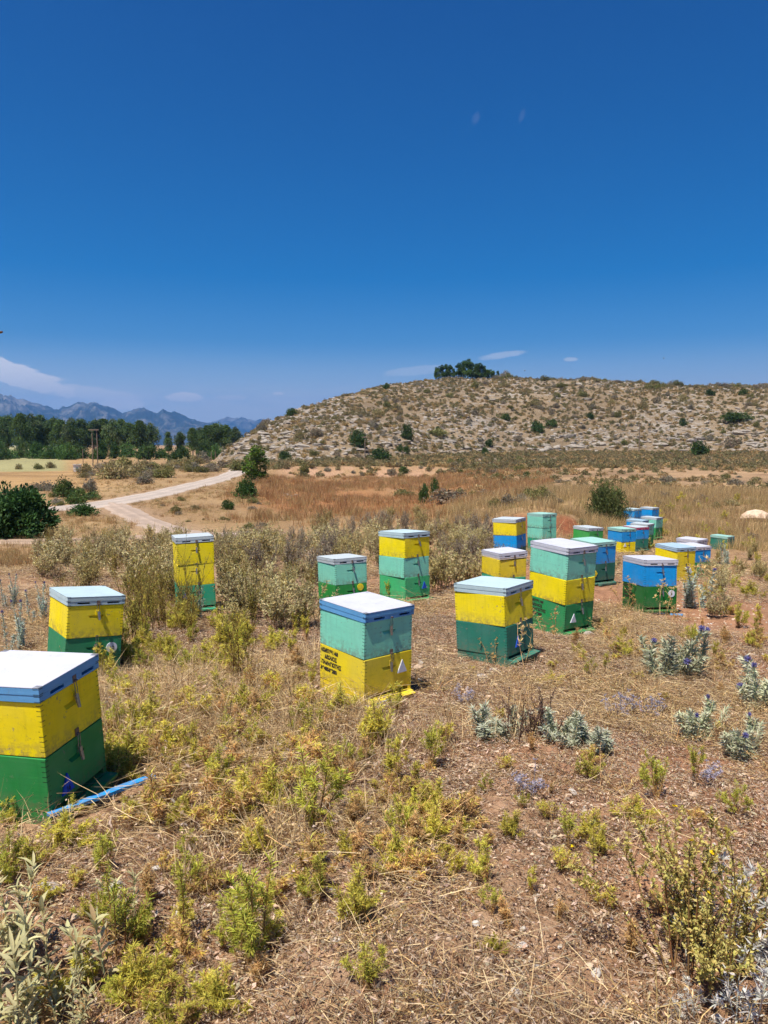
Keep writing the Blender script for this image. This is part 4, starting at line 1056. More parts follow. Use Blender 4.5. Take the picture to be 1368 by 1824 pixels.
# --- plants one can point at in the foreground
def P1(name, proto, px, py, hpx, label, cat='plant', group=None, **kw):
    l = gp(px, py); return plant(name, proto, l, depth_h(l, hpx), None, label, cat, group, **kw)
SG = 'yellow-green weeds in the foreground'
for a in [
    (SPIRE, 320, 1672, 190, 'tall slender yellow-green weed spike standing alone on bare soil'),
    (SPURGE[1], 455, 1725, 215, 'bushiest bright green weed at the bottom, left of centre'),
    (SPURGE[0], 655, 1800, 110, 'low yellow-green tuft at the bottom edge near the centre'),
    (SPURGE[0], 565, 1625, 110, 'green weed right behind the bushiest bright one'),
    (SPURGE[2], 640, 1665, 110, 'brownish green weed above the low tuft at the bottom centre'),
    (SPURGE[1], 570, 1480, 165, 'lush green weed midway between the central hive and the bottom edge'),
    (SPURGE[4], 490, 1440, 100, 'olive weed spreading over white stones in the middle of the foreground'),
    (SPURGE[2], 668, 1325, 95, 'round weed clump right in front of the central hive'),
    (SPURGE[4], 600, 1278, 70, 'weed clump at the left front corner of the central hive'),
    (SPURGE[0], 708, 1268, 62, 'weed at the right front corner of the central hive'),
    (SPURGE[5], 760, 1360, 105, 'upright pair of dark-stemmed green weeds right of the central hive'),
    (SPURGE[3], 700, 1385, 110, 'thin brown-stemmed weed in the straw below the central hive'),
    (SPURGE[5], 1018, 1535, 90, 'small bare-stemmed weed with a green tuft on top, right of centre'),
    (SPURGE[2], 1058, 1512, 66, 'small yellow weed touching the bare-stemmed one'),
    (SPURGE[0], 860, 1572, 95, 'bristly green weed on open ground right of the bottom centre'),
    (SPURGE[1], 872, 1638, 62, 'small bristly weed just below another one right of the bottom centre'),
    (SPURGE[4], 880, 1700, 40, 'tiny sprig with a dark hole beside it, lower right of centre'),
    (SPURGE[0], 1050, 1405, 62, 'yellow-green weed in front of the dark grey thistle clump'),
    (SPURGE[1], 1165, 1445, 90, 'bright yellow-green weed alone right of the thistle clump'),
    (SPURGE[5], 1235, 1408, 90, 'single thin green sprig at the right below the globe thistles'),
    (SPURGE[1], 1315, 1478, 70, 'green weed tuft just above the big leafy bush at lower right'),
    (SPURGE[1], 205, 1690, 170, 'tall olive weed among the silver leaves at lower left'),
    (SPURGE[2], 245, 1785, 130, 'yellowish weed mound at the lower left, right of the silver leaves'),
    (SPURGE[0], 95, 1770, 90, 'yellow-green weed between the silver stems at the lower left corner'),
    (SPURGE[1], 12, 1580, 110, 'green weed cut by the left edge below the near hive'),
    (SPURGE[4], 300, 1830, 90, 'yellow-green weed at the very bottom left of the bushiest one'),
    (SPURGE[4], 390, 1800, 90, 'olive sprigs just below the bushiest bright weed'),
    (SPURGE[2], 178, 1208, 66, 'olive weed covering the foot of the hive numbered 12'),
    (SPURGE[0], 205, 1232, 58, 'yellow-green weed at the right foot of the hive numbered 12'),
    (SPURGE[4], 130, 1455, 46, 'golden low weed at the near corner of the left green hive'),
    (SPURGE[0], 20, 1470, 60, 'yellow weed before the side of the left green hive'),
    (SPURGE[5], 690, 1072, 46, 'weed sprig at the corner of the light green three-box hive'),
    (SPURGE[1], 1050, 1208, 40, 'weed beside the purple thistle patch in front of the three-box hive'),
]: P1('spurge_weed', a[0], a[1], a[2], a[3], a[4], 'weed', SG)
for px, py, h, l in [(40, 1830, 250, 'silver-leaved sage at the lower left corner, nearest the camera'), (25, 1720, 190, 'silver-leaved sage cut by the left edge'), (135, 1745, 190, 'silver-leaved sage standing free at lower left'),
                     (115, 1850, 150, 'short silver-leaved sage at the bottom edge left'), (215, 1660, 120, 'silver sage sprig beside a grey stone')]:
    P1('silver_sage', random.choice(SAGEP), px, py, h, l, 'sage plant', 'silver-leaved sage plants')
P1('silver_sage', SAGEP[1], 275, 1300, 46, 'pale dried sage sprawling in straw between the left hive and centre', 'sage plant', 'silver-leaved sage plants', wide=1.6)
P1('leafy_bush', ROUND, 1240, 1715, 300, 'big olive small-leaved bush at the lower right with yellow blossoms', 'bush')
for px, py, h, k, l in [(1330, 1800, 190, 0, 'silvery spiny sea holly at the lower right corner'), (1275, 1700, 170, 0, 'silver sea holly rising out of the leafy bush'), (1365, 1700, 190, 0, 'sea holly cut by the right edge beside the leafy bush'),
                        (1230, 1790, 70, 0, 'low sea holly sprig left of the lower right corner'), (1110, 1275, 62, 1, 'mauve sea holly, the left of the two on bare soil at the right'), (1165, 1275, 52, 1, 'mauve-blue sea holly, the right of the two on bare soil'),
                        (935, 1430, 60, 1, 'faded lilac sea holly in grey straw right of centre'), (1265, 1405, 52, 1, 'small grey-blue sea holly beside the thin green sprig'), (830, 1252, 40, 1, 'bluish sea holly sprig near stones before the yellow and teal hive')]:
    P1('sea_holly', HOLLY[k], px, py, h, l, 'sea holly', 'spiny sea hollies', wide=1.15)
for px, py, h, k, w, l in [(1185, 1212, 120, 0, 1.2, 'grey-green globe thistle with several blue heads on bare soil'), (1362, 1265, 130, 0, 1.1, 'globe thistle with blue heads cut by the right edge'), (1252, 1322, 105, 1, 1.0, 'pale globe thistle, the left of two near the right edge'),
                           (1328, 1352, 110, 1, 1.0, 'globe thistle with one violet head, the right of two near the edge'), (888, 1310, 88, 2, 1.4, 'pale grey-green thistle cushion left of the dead brown shrub'), (1000, 1330, 100, 2, 1.1, 'grey spiny thistle right of the dead brown shrub'),
                           (1045, 1345, 80, 2, 1.5, 'sprawling silvery thistle with a dark gap beneath it'), (30, 1165, 105, 3, 1.0, 'tall blue-grey thistle at the left edge behind the near hive'), (70, 1120, 90, 3, 1.0, 'blue-grey thistle left of the hive numbered 12'),
                           (350, 1102, 66, 3, 1.0, 'grey thistle before the two-yellow-box hive'), (1240, 1082, 88, 3, 1.6, 'broad grey-green thistle right of the blue and bottle green hive'), (1290, 1005, 40, 3, 1.5, 'small grey thistle below the lone dark green hive'),
                           (20, 1085, 66, 3, 1, 'small blue-grey thistle at the left edge, farther back')]:
    P1('globe_thistle', GLOBE[k], px, py, h, l, 'thistle', 'grey-green globe thistles', wide=w)
for px, py, h, k, l in [(925, 1190, 98, 0, 'dry straw-coloured thistle in front of the yellow and teal hive'), (985, 1142, 62, 1, 'dry thistle at the left corner of the tall three-colour hive'), (1172, 1103, 84, 0, 'dry branching thistle in front of the bottle green box'),
                        (1118, 1088, 60, 1, 'brown dry thistle at the left corner of the bottle green box'), (1195, 1110, 50, 1, 'low dry thistle under the white round tag'), (880, 1185, 50, 1, 'low dry thistle at the near corner of the teal box'), (1262, 1092, 110, 0, 'thin tall dry stalk right of the bottle green hive')]:
    P1('dry_thistle', THIST[k], px, py, h, l, 'dry thistle', 'dry straw-coloured thistles')
P1('dead_shrub', DEAD, 955, 1322, 90, 'dead dark brown shrub between two grey thistles', 'shrub')
P1('cream_flower_bush', CREAM, 512, 1060, 58, 'pale cream-flowered bush in front of the dry scrub, centre left', 'bush')
for px, py, h, w, k, l in [(245, 1150, 150, 1.0, 0, 'olive twiggy bush right behind the hive numbered 12'), (290, 1120, 120, .9, 1, 'olive twiggy bush half covering the two-yellow-box hive'), (425, 1220, 200, .75, 1, 'tall sparse olive bush with bare dark stems left of centre'), (450, 1120, 130, .8, 0, 'olive bush behind the tall sparse one'), (328, 1112, 112, .55, 1, 'sparse olive bush in front of the two-yellow-box hive'), (262, 1105, 118, .9, 0, 'olive bush left of the two-yellow-box hive')]:
    P1('broom_bush', BROOM[k], px, py, h, l, 'bush', 'olive twiggy bushes', wide=w)

# --- masses of alike plants
_BT = np.array([np.array(gp(88, 1474)[:2]) * (1 - t) + np.array(gp(276, 1404)[:2]) * t for t in np.linspace(-.02, 1.05, 14)])
def in_hive(x, y, m=.34):
    if (((_BT[:, 0] - x) ** 2 + (_BT[:, 1] - y) ** 2) < .16 ** 2).any() or (((_BT[:, 0] - x) ** 2 + (_BT[:, 1] - .14 - y) ** 2) < .12 ** 2).any(): return True
    return bool((((_HP[:, 0] - x) ** 2 + (_HP[:, 1] - y) ** 2) < m * m).any())
def blocks_hive(px, py, h):
    return False
def scat(n, box, fn, mind=0.0):
    """n spots inside a photo-pixel box, spread over the real ground"""
    out = []
    tries = 0
    while len(out) < n and tries < n * 30:
        tries += 1
        px = random.uniform(box[0], box[2]); u = random.random()
        a = gp(px, box[1])[1]; b = gp(px, box[3])[1]
        y = b + (a - b) * u if box[4] == 'w' else None
        if y is None: l = gp(px, random.uniform(box[1], box[3]))
        else:
            x = (px - CX) / FPX * y; l = (x, y, zat(x, y))
        if in_hive(l[0], l[1]): continue
        if mind and any((o[0] - l[0]) ** 2 + (o[1] - l[1]) ** 2 < mind * mind for o in out): continue
        out.append(l)
    for l in out: fn(l)
def spurge_at(lab, grp, lo, hi, ks=(0, 1, 2, 3, 4)):
    return lambda l: plant('spurge_weed', SPURGE[random.choice(ks)], l, random.uniform(lo, hi), None, lab, 'weed', grp, lean=8)
scat(62, (190, 1190, 560, 1480, 'p'), spurge_at('small yellow-green weed in the straw between the left hive and the central hive', 'weeds left of the central hive', .12, .27), .12)
scat(16, (200, 1120, 560, 1200, 'p'), spurge_at('yellow-green weed behind the straw patch, left of the central hive', 'weeds behind the straw patch', .16, .3), .15)
scat(30, (200, 1090, 560, 1200, 'p'), spurge_at('yellow-green weed behind the straw patch, left of the central hive', 'weeds behind the straw patch', .18, .34), .12)
scat(26, (1150, 890, 1368, 985, 'w'), spurge_at('yellow-green weed in the dry grass at the right behind the hives', 'weeds at the right', .25, .5, (0, 2, 3, 4)), .6)
scat(18, (540, 1290, 830, 1560, 'p'), spurge_at('small weed in the straw below the central hive', 'weeds below the central hive', .1, .2), .12)
scat(12, (820, 1400, 1300, 1600, 'p'), spurge_at('small weed on open ground in the lower right', 'weeds in the lower right', .06, .14), .15)
scat(22, (0, 1480, 480, 1815, 'p'), spurge_at('small weed in the lower left foreground', 'weeds in the lower left', .08, .18), .12)
scat(26, (1200, 1000, 1368, 1180, 'p'), spurge_at('yellow-green weed in the dry grass at the right behind the hives', 'weeds at the right', .16, .3), .2)
scat(8, (980, 1140, 1130, 1220, 'p'), spurge_at('small dry weed before the tall three-colour hive', 'weeds before the three-colour hive', .1, .2), .2)
def dry_at(lab, grp, lo, hi):
    return lambda l: plant('dried_weed', random.choice(DRYW), l, random.uniform(lo, hi), None, lab, 'weed', grp, lean=12, wide=1.2)
scat(46, (190, 1190, 560, 1480, 'p'), dry_at('dried brown weed in the straw between the left hive and the central hive', 'dried weeds left of the central hive', .1, .24), .1)
scat(30, (540, 1290, 840, 1600, 'p'), dry_at('dried brown weed in the straw below the central hive', 'dried weeds below the central hive', .08, .18), .1)
scat(20, (0, 1480, 500, 1824, 'p'), dry_at('dried brown weed in the lower left foreground', 'dried weeds in the lower left', .06, .15), .1)
scat(30, (820, 1180, 1330, 1700, 'p'), dry_at('dried brown weed on the bare ground in the lower right', 'dried weeds in the lower right', .06, .13), .12)
scat(20, (880, 1090, 1368, 1190, 'p'), dry_at('dried brown weed among the hives on the right', 'dried weeds among the right hives', .08, .18), .15)
def shrub_at(lab, grp, lo, hi, ks=(0, 1, 2, 3), wide=1.0):
    return lambda l: plant('dry_scrub_bush', DRYSH[random.choice(ks)], l, random.uniform(lo, hi), None, lab, 'scrub bush', grp, wide=wide, lean=6)
scat(60, (60, 955, 330, 1090, 'w'), shrub_at('pale olive dry scrub bush behind the hive numbered 12', 'dry scrub on the left', .42, .72, (0, 1, 2)), .3)
scat(90, (380, 960, 700, 1060, 'w'), shrub_at('pale grey-brown dry scrub bush in the thicket behind the central hive', 'dry scrub in the centre', .42, .75), .28)
scat(34, (760, 955, 880, 1060, 'w'), shrub_at('pale dry scrub bush right of the light green three-box hive', 'dry scrub right of centre', .4, .65, (0, 1, 3)), .28)
scat(34, (560, 925, 880, 965, 'w'), shrub_at('dark-stemmed dry scrub bush at the back of the thicket', 'dry scrub at the back', .5, .8, (2, 3, 0)), .4)
scat(20, (1200, 985, 1368, 1100, 'w'), shrub_at('pale dry scrub bush right of the blue and bottle green hive', 'dry scrub on the right', .25, .4, (0, 1)), .35)
scat(14, (1000, 960, 1180, 1030, 'w'), shrub_at('low dry scrub bush between the hives on the right', 'dry scrub between hives', .2, .36, (0, 1)), .35)

def broom_at(lab, grp, lo, hi):
    return lambda l: plant('broom_bush', random.choice(BROOM), l, random.uniform(lo, hi), None, lab, 'bush', grp, wide=random.uniform(.7, 1.0), lean=8)
scat(16, (70, 985, 300, 1110, 'w'), broom_at('olive twiggy bush in the scrub behind the hive numbered 12', 'dry scrub of olive bushes on the left', .5, .85), .4)
scat(9, (220, 1050, 340, 1150, 'w'), broom_at('olive twiggy bush in the scrub behind the hive numbered 12', 'dry scrub of olive bushes on the left', .5, .8), .25)
scat(14, (390, 1050, 560, 1140, 'w'), shrub_at('pale grey-brown dry scrub bush in the thicket behind the central hive', 'dry scrub in the centre', .35, .55, (0, 1)), .25)
scat(10, (390, 1000, 560, 1110, 'w'), broom_at('olive twiggy bush in the scrub left of the yellow-tagged hive', 'dry scrub of olive bushes in the centre', .4, .7), .4)
# ------------------------------------------------------------------ scattered stuff (uncountable)
def scatter(name, P, rotz, scale, protos, label, cat, tilt=0.0):
    n = len(P); me = bpy.data.meshes.new(name); me.vertices.add(n); me.vertices.foreach_set('co', np.asarray(P, np.float32).ravel())
    r3 = np.stack([rng.normal(0, tilt, n), rng.normal(0, tilt, n), rotz], 1)
    for nm, ty, k, dat in (('rot', 'FLOAT_VECTOR', 'vector', r3), ('scl', 'FLOAT', 'value', scale), ('idx', 'INT', 'value', rng.integers(0, len(protos), n))):
        a = me.attributes.new(nm, ty, 'POINT'); a.data.foreach_set(k, np.asarray(dat, np.int32 if ty == 'INT' else np.float32).ravel())
    ob = newobj(name, me)
    coll = bpy.data.collections.new(name + '_source')
    for i, pm in enumerate(protos):
        coll.objects.link(bpy.data.objects.new('%s_piece_%02d' % (name, i), pm))
    g = bpy.data.node_groups.new(name, 'GeometryNodeTree')
    g.interface.new_socket('Geometry', in_out='INPUT', socket_type='NodeSocketGeometry'); g.interface.new_socket('Geometry', in_out='OUTPUT', socket_type='NodeSocketGeometry')
    gi, go = g.nodes.new('NodeGroupInput'), g.nodes.new('NodeGroupOutput')
    ci = g.nodes.new('GeometryNodeCollectionInfo'); ci.inputs[0].default_value = coll; ci.inputs['Separate Children'].default_value = True; ci.inputs['Reset Children'].default_value = True
    ip = g.nodes.new('GeometryNodeInstanceOnPoints'); ip.inputs['Pick Instance'].default_value = True
    def na(nm, ty):
        x = g.nodes.new('GeometryNodeInputNamedAttribute'); x.data_type = ty; x.inputs[0].default_value = nm; return x.outputs[0]
    g.links.new(gi.outputs[0], ip.inputs['Points']); g.links.new(ci.outputs[0], ip.inputs['Instance'])
    g.links.new(na('idx', 'INT'), ip.inputs['Instance Index']); g.links.new(na('rot', 'FLOAT_VECTOR'), ip.inputs['Rotation']); g.links.new(na('scl', 'FLOAT'), ip.inputs['Scale'])
    g.links.new(ip.outputs[0], go.inputs[0])
    md = ob.modifiers.new('scatter', 'NODES'); md.node_group = g
    return tag(ob, label, cat, None, 'stuff')
def tuft(n, h, spread, cols, w=.003, lean=.45, rad=.04, bend=.5):
    mb = MB(); a = rng.uniform(0, 6.28, n); l = np.abs(rng.normal(0, lean, n))
    D = unit(np.stack([np.cos(a) * l, np.sin(a) * l, np.ones(n)], 1)); P = np.stack([rng.normal(0, rad, n), rng.normal(0, rad, n), np.full(n, -.015)], 1)
    L = h * rng.uniform(.35, 1.1, n); k = rng.integers(0, len(cols), n)
    C = np.array(cols)[k] * rng.normal(1, .14, (n, 1)).clip(.6, 1.4)
    B = D * np.array([1, 1, 0]) * rng.uniform(0, bend, (n, 1)) - np.array([0, 0, 1]) * rng.uniform(0, .25, (n, 1)) * bend
    blades(mb, P, D, L, w * rng.uniform(.6, 1.4, n), np.clip(C, 0, 1), B); return mb.mesh('tuft', M_straw)
def litter(n, size, cols, L=(.03, .12), w=.0015, z=.025, leafy=0):
    mb = MB(); a = rng.uniform(0, 6.28, n); e = rng.normal(0, .14, n)
    D = np.stack([np.cos(a) * np.cos(e), np.sin(a) * np.cos(e), np.sin(e)], 1)
    P = np.stack([rng.uniform(-size, size, n), rng.uniform(-size, size, n), np.abs(rng.normal(0, z, n)) + .002], 1); ln = rng.uniform(*L, n)
    P[:, 2] += np.maximum(0, -D[:, 2] * ln)
    k = rng.integers(0, len(cols), n); C = np.clip(np.array(cols)[k] * rng.normal(1, .16, (n, 1)).clip(.5, 1.5), 0, 1)
    blades(mb, P, D, ln, w * rng.uniform(.6, 1.6, n), C, rdir(n) * np.array([.22, .22, .05]))
    if leafy:
        m = leafy; P = np.stack([rng.uniform(-size, size, m), rng.uniform(-size, size, m), np.abs(rng.normal(0, z * .7, m)) + .002], 1)
        kites(mb, P, unit(rdir(m) * np.array([1, 1, .4])), rng.uniform(.008, .03, m), rng.uniform(.004, .011, m), vary(S3, m, .3), .2)
    return mb.mesh('litter', M_straw)
S1, S2, S3, S4 = S(226, 200, 152), S(200, 170, 124), S(192, 170, 144), S(154, 118, 84)
S5 = S(110, 80, 56)
LIT = [litter(130, .17, [S1, S2, S3, S4, S5], leafy=60), litter(120, .16, [S2, S3, S4, S5, S5], leafy=70), litter(110, .18, [S1, S2, S2, S4], (.05, .2), .002, .035, 40), litter(120, .16, [S3, S(186, 168, 146), S4, S5], (.02, .08), leafy=60)]
FINE = [litter(150, .17, [S3, S4, S5, S2], (.008, .05), .0016, .006, 60), litter(140, .17, [S4, S5, S3, S(134, 104, 80)], (.008, .045), .0018, .006, 50)]
TUF = [tuft(34, .2, .3, [S1, S2, S2]), tuft(26, .28, .3, [S1, S2, S4]), tuft(44, .13, .3, [S2, S4, S(150, 112, 70)], lean=.8), tuft(20, .34, .2, [S1, S2], .003, .3, .03, .35)]
def wedge(n, r0, r1, half=36, p=1.0):
    """points over the real ground in the field of view, evenly by area"""
    r = np.sqrt(rng.uniform(r0 ** 2, r1 ** 2, n)) if p == 1 else r0 + (r1 - r0) * rng.random(n) ** p
    a = np.radians(rng.uniform(-half, half, n)); return r * np.sin(a), r * np.cos(a)
def not_hive(x, y, m=.30):
    d = ((x[:, None] - _HP[None, :, 0]) ** 2 + (y[:, None] - _HP[None, :, 1]) ** 2).min(1); b = ((x[:, None] - _BT[None, :, 0]) ** 2 + (y[:, None] - _BT[None, :, 1]) ** 2).min(1); return (d > m * m) & (b > .17 ** 2)
def finish(x, y, keep, dz=0.0):
    x, y = x[keep], y[keep]; return np.stack([x, y, zfun(x, y) + dz], 1)
def strawmask(x, y):
    """thicker straw on the left and centre, barer soil on the right"""
    return np.clip(.42 + fbm(x * .8 + 5, y * .8, 3) * 1.9 - .46 * sstep(x, -.1, 1.4) - .22 * (1 - sstep(y, 2.2, 3.4)), 0.04, 1)
x, y = wedge(9000, 1.4, 8.5); k = (rng.random(9000) < strawmask(x, y) * 1.0) & not_hive(x, y, .42)
P = finish(x, y, k); scatter('straw_litter', P, rng.uniform(0, 6.28, len(P)), rng.uniform(.55, 1.15, len(P)), LIT, 'fallen dry straw and stalks matted over the ground', 'straw')
x, y = wedge(9000, 8.5, 19); k = (rng.random(9000) < strawmask(x, y)) & not_hive(x, y, .5)
P = finish(x, y, k); scatter('straw_litter', P, rng.uniform(0, 6.28, len(P)), rng.uniform(.9, 1.7, len(P)), LIT, 'thin straw covering the ground around the farther hives', 'straw')
x, y = wedge(3200, 1.6, 12); k = (rng.random(3200) < strawmask(x, y) ** 1.4 * .9) & not_hive(x, y, .46)
P = finish(x, y, k); scatter('dry_grass', P, rng.uniform(0, 6.28, len(P)), rng.uniform(.45, 1.0, len(P)), TUF, 'short standing dry grass between the hives', 'grass', .12)
x, y = wedge(5200, 1.4, 8); k = not_hive(x, y, .40)
P = finish(x, y, k); scatter('fine_litter', P, rng.uniform(0, 6.28, len(P)), rng.uniform(.7, 1.2, len(P)), FINE, 'fine grey-brown plant crumbs covering the bare soil', 'litter')
# dense straw patch left of the central hive
x = rng.normal(-1.1, .7, 1500); y = rng.normal(4.4, .8, 1500); k = not_hive(x, y, .5) & (y > 2.4) & (rng.random(1500) < .75)
P = finish(x, y, k, .01); scatter('straw_heap', P, rng.uniform(0, 6.28, len(P)), rng.uniform(.6, 1.3, len(P)), [LIT[2], LIT[0], TUF[2], TUF[0], TUF[1]], 'thick tangled heap of dry straw left of the central hive', 'straw', .25)
def tangle(n, size, hgt, cols):
    mb = MB()
    for i in range(n):
        a = rng.uniform(0, 6.28); P = curve((rng.normal(0, size * .5), rng.normal(0, size * .5), rng.uniform(-.01, .02)), (math.cos(a), math.sin(a), rng.uniform(.1, 1.1)), rng.uniform(.08, .24), 6, rng.uniform(-.9, .2), .2)
        P[:, 2] = np.clip(P[:, 2], .002, hgt); c = vary(cols[rng.integers(len(cols))], 1, .2)[0]
        tube(mb, P, np.linspace(.0016, .0007, 6), c, 3)
        k = rng.integers(0, 6); q, d = along(P, rng.uniform(.2, 1, k + 1)); kites(mb, q, outdir(d, rng.uniform(.4, 1.3, k + 1)), rng.uniform(.008, .024, k + 1), .004, vary(cols[0], k + 1, .25), .3)
    return mb.mesh('tangle', M_straw)
TANGLE = [tangle(46, .12, .12, [S(214, 180, 124), S(188, 150, 100), S(150, 112, 76)]), tangle(40, .11, .08, [S(196, 166, 122), S(160, 126, 88), S(120, 90, 64)]), tangle(50, .14, .16, [S(222, 190, 132), S(196, 160, 106)])]
x, y = wedge(2600, 1.6, 9.5); k = (rng.random(2600) < strawmask(x, y) ** 1.2 * .75) & not_hive(x, y, .48)
P = finish(x, y, k); scatter('dry_stalks', P, rng.uniform(0, 6.28, len(P)), rng.uniform(.6, 1.25, len(P)), TANGLE, 'tangled broken dry stalks lying among the weeds', 'dry stalks', .15)
GOLD = [tuft(60, .62, .3, [S(200, 170, 120), S(176, 146, 102), S(150, 124, 86)], .007, .22, .16, .3), tuft(50, .5, .3, [S(182, 154, 108), S(154, 126, 88)], .007, .3, .16, .4), tuft(50, .45, .3, [S(158, 144, 92), S(176, 150, 100)], .008, .4, .2, .4)]
REDG = [tuft(50, .8, .3, [S(172, 128, 86), S(150, 108, 72), S(190, 152, 104)], .016, .25, .25, .3), tuft(50, .65, .3, [S(184, 150, 102), S(158, 118, 78)], .016, .3, .25, .35), tuft(45, .55, .3, [S(150, 136, 90), S(168, 140, 94)], .016, .4, .25, .35)]
x, y = wedge(9000, 15, 46); px = pxof(x, y); k = (px > 800 + 60 * fbm(x, y, 2)) & not_hive(x, y, .55) & (rng.random(9000) < np.clip(.3 + sstep(y, 18, 23) + fbm(x * .5, y * .5, 3) * .8, 0, 1)) & (np.exp(-(((x - 4.2) / 1.5) ** 2 + ((y - 20.6) / 1.0) ** 2)) < .4)
P = finish(x, y, k); scatter('golden_grass', P, rng.uniform(0, 6.28, len(P)), rng.uniform(.55, 1.15, len(P)), GOLD, 'tall golden dry grass on the low ridge behind the far hives', 'grass', .1)
x, y = wedge(12000, 30, 92, 34, .8); px = pxof(x, y)
k = (px > 400) & (px < 980) & (rng.random(12000) < np.clip(.6 + fbm(x * .15, y * .15, 3) * 1.6, 0, 1)) & (road_dist(x, y) > 2)
P = finish(x, y, k); scatter('rust_brown_grass', P, rng.uniform(0, 6.28, len(P)), rng.uniform(.5, 1.1, len(P)), REDG, 'rust-brown dry grass filling the basin below the hill', 'grass', .1)
x, y = wedge(20000, 17, 110, 32, 1.3); px = pxof(x, y); k = (px < 490) & (road_dist(x, y) > .12) & (rng.random(20000) < np.clip(.62 + fbm(x * .2, y * .2, 3) * 1.6, .0, 1)) & ~((px < 130) & (np.hypot(x, y) > 64))
P = finish(x, y, k); scatter('verge_grass', P, rng.uniform(0, 6.28, len(P)), rng.uniform(.3, .75, len(P)), [GOLD[1], GOLD[2], GOLD[2], REDG[1]], 'short dry grass along the dirt road and its verges', 'grass', .1)

# stones
def stone_mesh(i, mat, flat=.6, cuts=2, rough=.16):
    def f():
        r2 = np.random.default_rng(100 + i); bm = bmesh.new(); bmesh.ops.create_icosphere(bm, subdivisions=cuts, radius=1)
        sc = r2.uniform(.7, 1.25, 3) * [1, 1, flat]; pl = unit(r2.normal(size=(7, 3))); off = r2.uniform(.55, .85, 7)
        for v in bm.verts:
            p = np.array(v.co)
            for d, o in zip(pl, off):
                t = p @ d - o
                if t > 0: p = p - d * t * .85
            p = p * (1 + r2.normal(0, rough * .25)); v.co = Vector(p * sc)
        return bm_mesh(bm, 'stone', mat)
    return cached(('stone', i, mat.name, flat), f)
STN = [stone_mesh(i, M_stone) for i in range(6)] + [stone_mesh(i + 20, M_stone_g) for i in range(3)]
def stone(px, py, wpx, label=None, group=None, k=None, flat=1.0, name='stone'):
    l = gp(px, py); s = wpx / FPX * l[1] / 2
    me = STN[k if k is not None else random.randrange(len(STN))]
    o = newobj(name, me, None, (l[0], l[1], l[2] + s * .18), (random.uniform(-.2, .2), random.uniform(-.2, .2), random.uniform(0, 6.28)), (s, s, s * flat))
    return tag(o, label, 'stone', group)
for a in [(82, 1588, 46, 'rounded grey stone in the lower left above the silver sage', 6), (205, 1578, 36, 'half-buried grey stone right of the rounded one at lower left', 7), (278, 1550, 20, 'white angular stone on bare soil in the lower left', 8),
          (440, 1415, 38, 'cream stone, the larger of the pale pair under the olive weeds', 8), (458, 1428, 26, 'white stone touching the larger pale one under the olive weeds', 8), (528, 1420, 34, 'flat tan stone right of the pale pair', 1),
          (460, 1505, 22, 'beige stone on the bare soil patch left of the bottom centre', 2), (475, 1482, 20, 'pale stone above the beige one on the soil patch', 8), (482, 1530, 18, 'small tan stone below the beige one on the soil patch', 0),
          (565, 1525, 26, 'grey stone with a dark shadow left of the bottom centre', 6), (1175, 1690, 62, 'tan pointed slab lying left of the big leafy bush', 3), (1190, 1246, 24, 'pale rounded stone right of the mauve sea hollies', 0),
          (1217, 1290, 22, 'whitish stone left of the pale globe thistle', 8), (1345, 928, 44, 'big pale boulder at the right edge behind the hives', 0), (860, 1206, 26, 'pale stone nearest the teal box', 8), (792, 1208, 22, 'tan stone between the central hive and the teal box', 1),
          (882, 1196, 22, 'whitish stone at the near corner of the teal box', 8), (832, 1202, 20, 'beige stone left of the teal box corner', 2), (1140, 1198, 24, 'stone at the left foot of the globe thistle with several heads', 0), (1250, 1202, 30, 'flat pale stone at the right foot of the globe thistle with several heads', 1),
          (680, 1262, 26, 'pale stone before the right corner of the central hive', 8), (590, 1252, 32, 'flat pale stone left of the central hive front corner', 8), (1048, 1130, 20, 'light stone in front of the tall three-colour hive', 8), (745, 1190, 22, 'tan stone near the shadow of the central hive', 1),
          (800, 1295, 20, 'beige stone on red soil right of the upright green weeds', 0), (700, 1492, 22, 'tan stone in the straw below the lush green weed', 1)]:
    stone(a[0], a[1], a[2], a[3], 'larger loose stones', a[4], .4 if a[2] > 60 else (1.5 if a[1] < 1000 else .75))
n = 0
while n < 150:
    px = random.uniform(560, 1360) if random.random() < .75 else random.uniform(0, 560); py = random.uniform(1130, 1800)
    if n % 4 == 0: px, py = random.uniform(740, 1000), random.uniform(1165, 1250)
    l = gp(px, py)
    if in_hive(l[0], l[1], .36): continue
    stone(px, py, random.uniform(7, 15) * (1 + (py - 1130) / 900), 'small beige stone lying loose on the brown soil', 'small loose stones'); n += 1
pm = [stone_mesh(i + 40, M_stone, .6, 1) for i in range(4)] + [stone_mesh(50, M_stone_g, .6, 1)]
x, y = wedge(6000, 1.5, 10); k = not_hive(x, y) & (rng.random(6000) < .35 + .5 * sstep(x, -.5, 1.5)); P = finish(x, y, k)
M_clod = mat_stone('soil_clod', S(158, 120, 90), S(130, 94, 68), .003)
cm = [stone_mesh(i + 80, M_clod, .7, 1) for i in range(4)]
x2, y2 = wedge(9000, 1.5, 8); k2 = not_hive(x2, y2); P2 = finish(x2, y2, k2); scatter('soil_clods', P2, rng.uniform(0, 6.28, len(P2)), rng.uniform(.002, .012, len(P2)) * (1 + .12 * P2[:, 1]), cm, 'crumbs and clods of brown soil', 'soil', .5)
scatter('pebbles', P, rng.uniform(0, 6.28, len(P)), rng.uniform(.0025, .011, len(P)) * (1 + .12 * P[:, 1]), pm, 'pebbles and gravel strewn over the soil', 'gravel', .4)

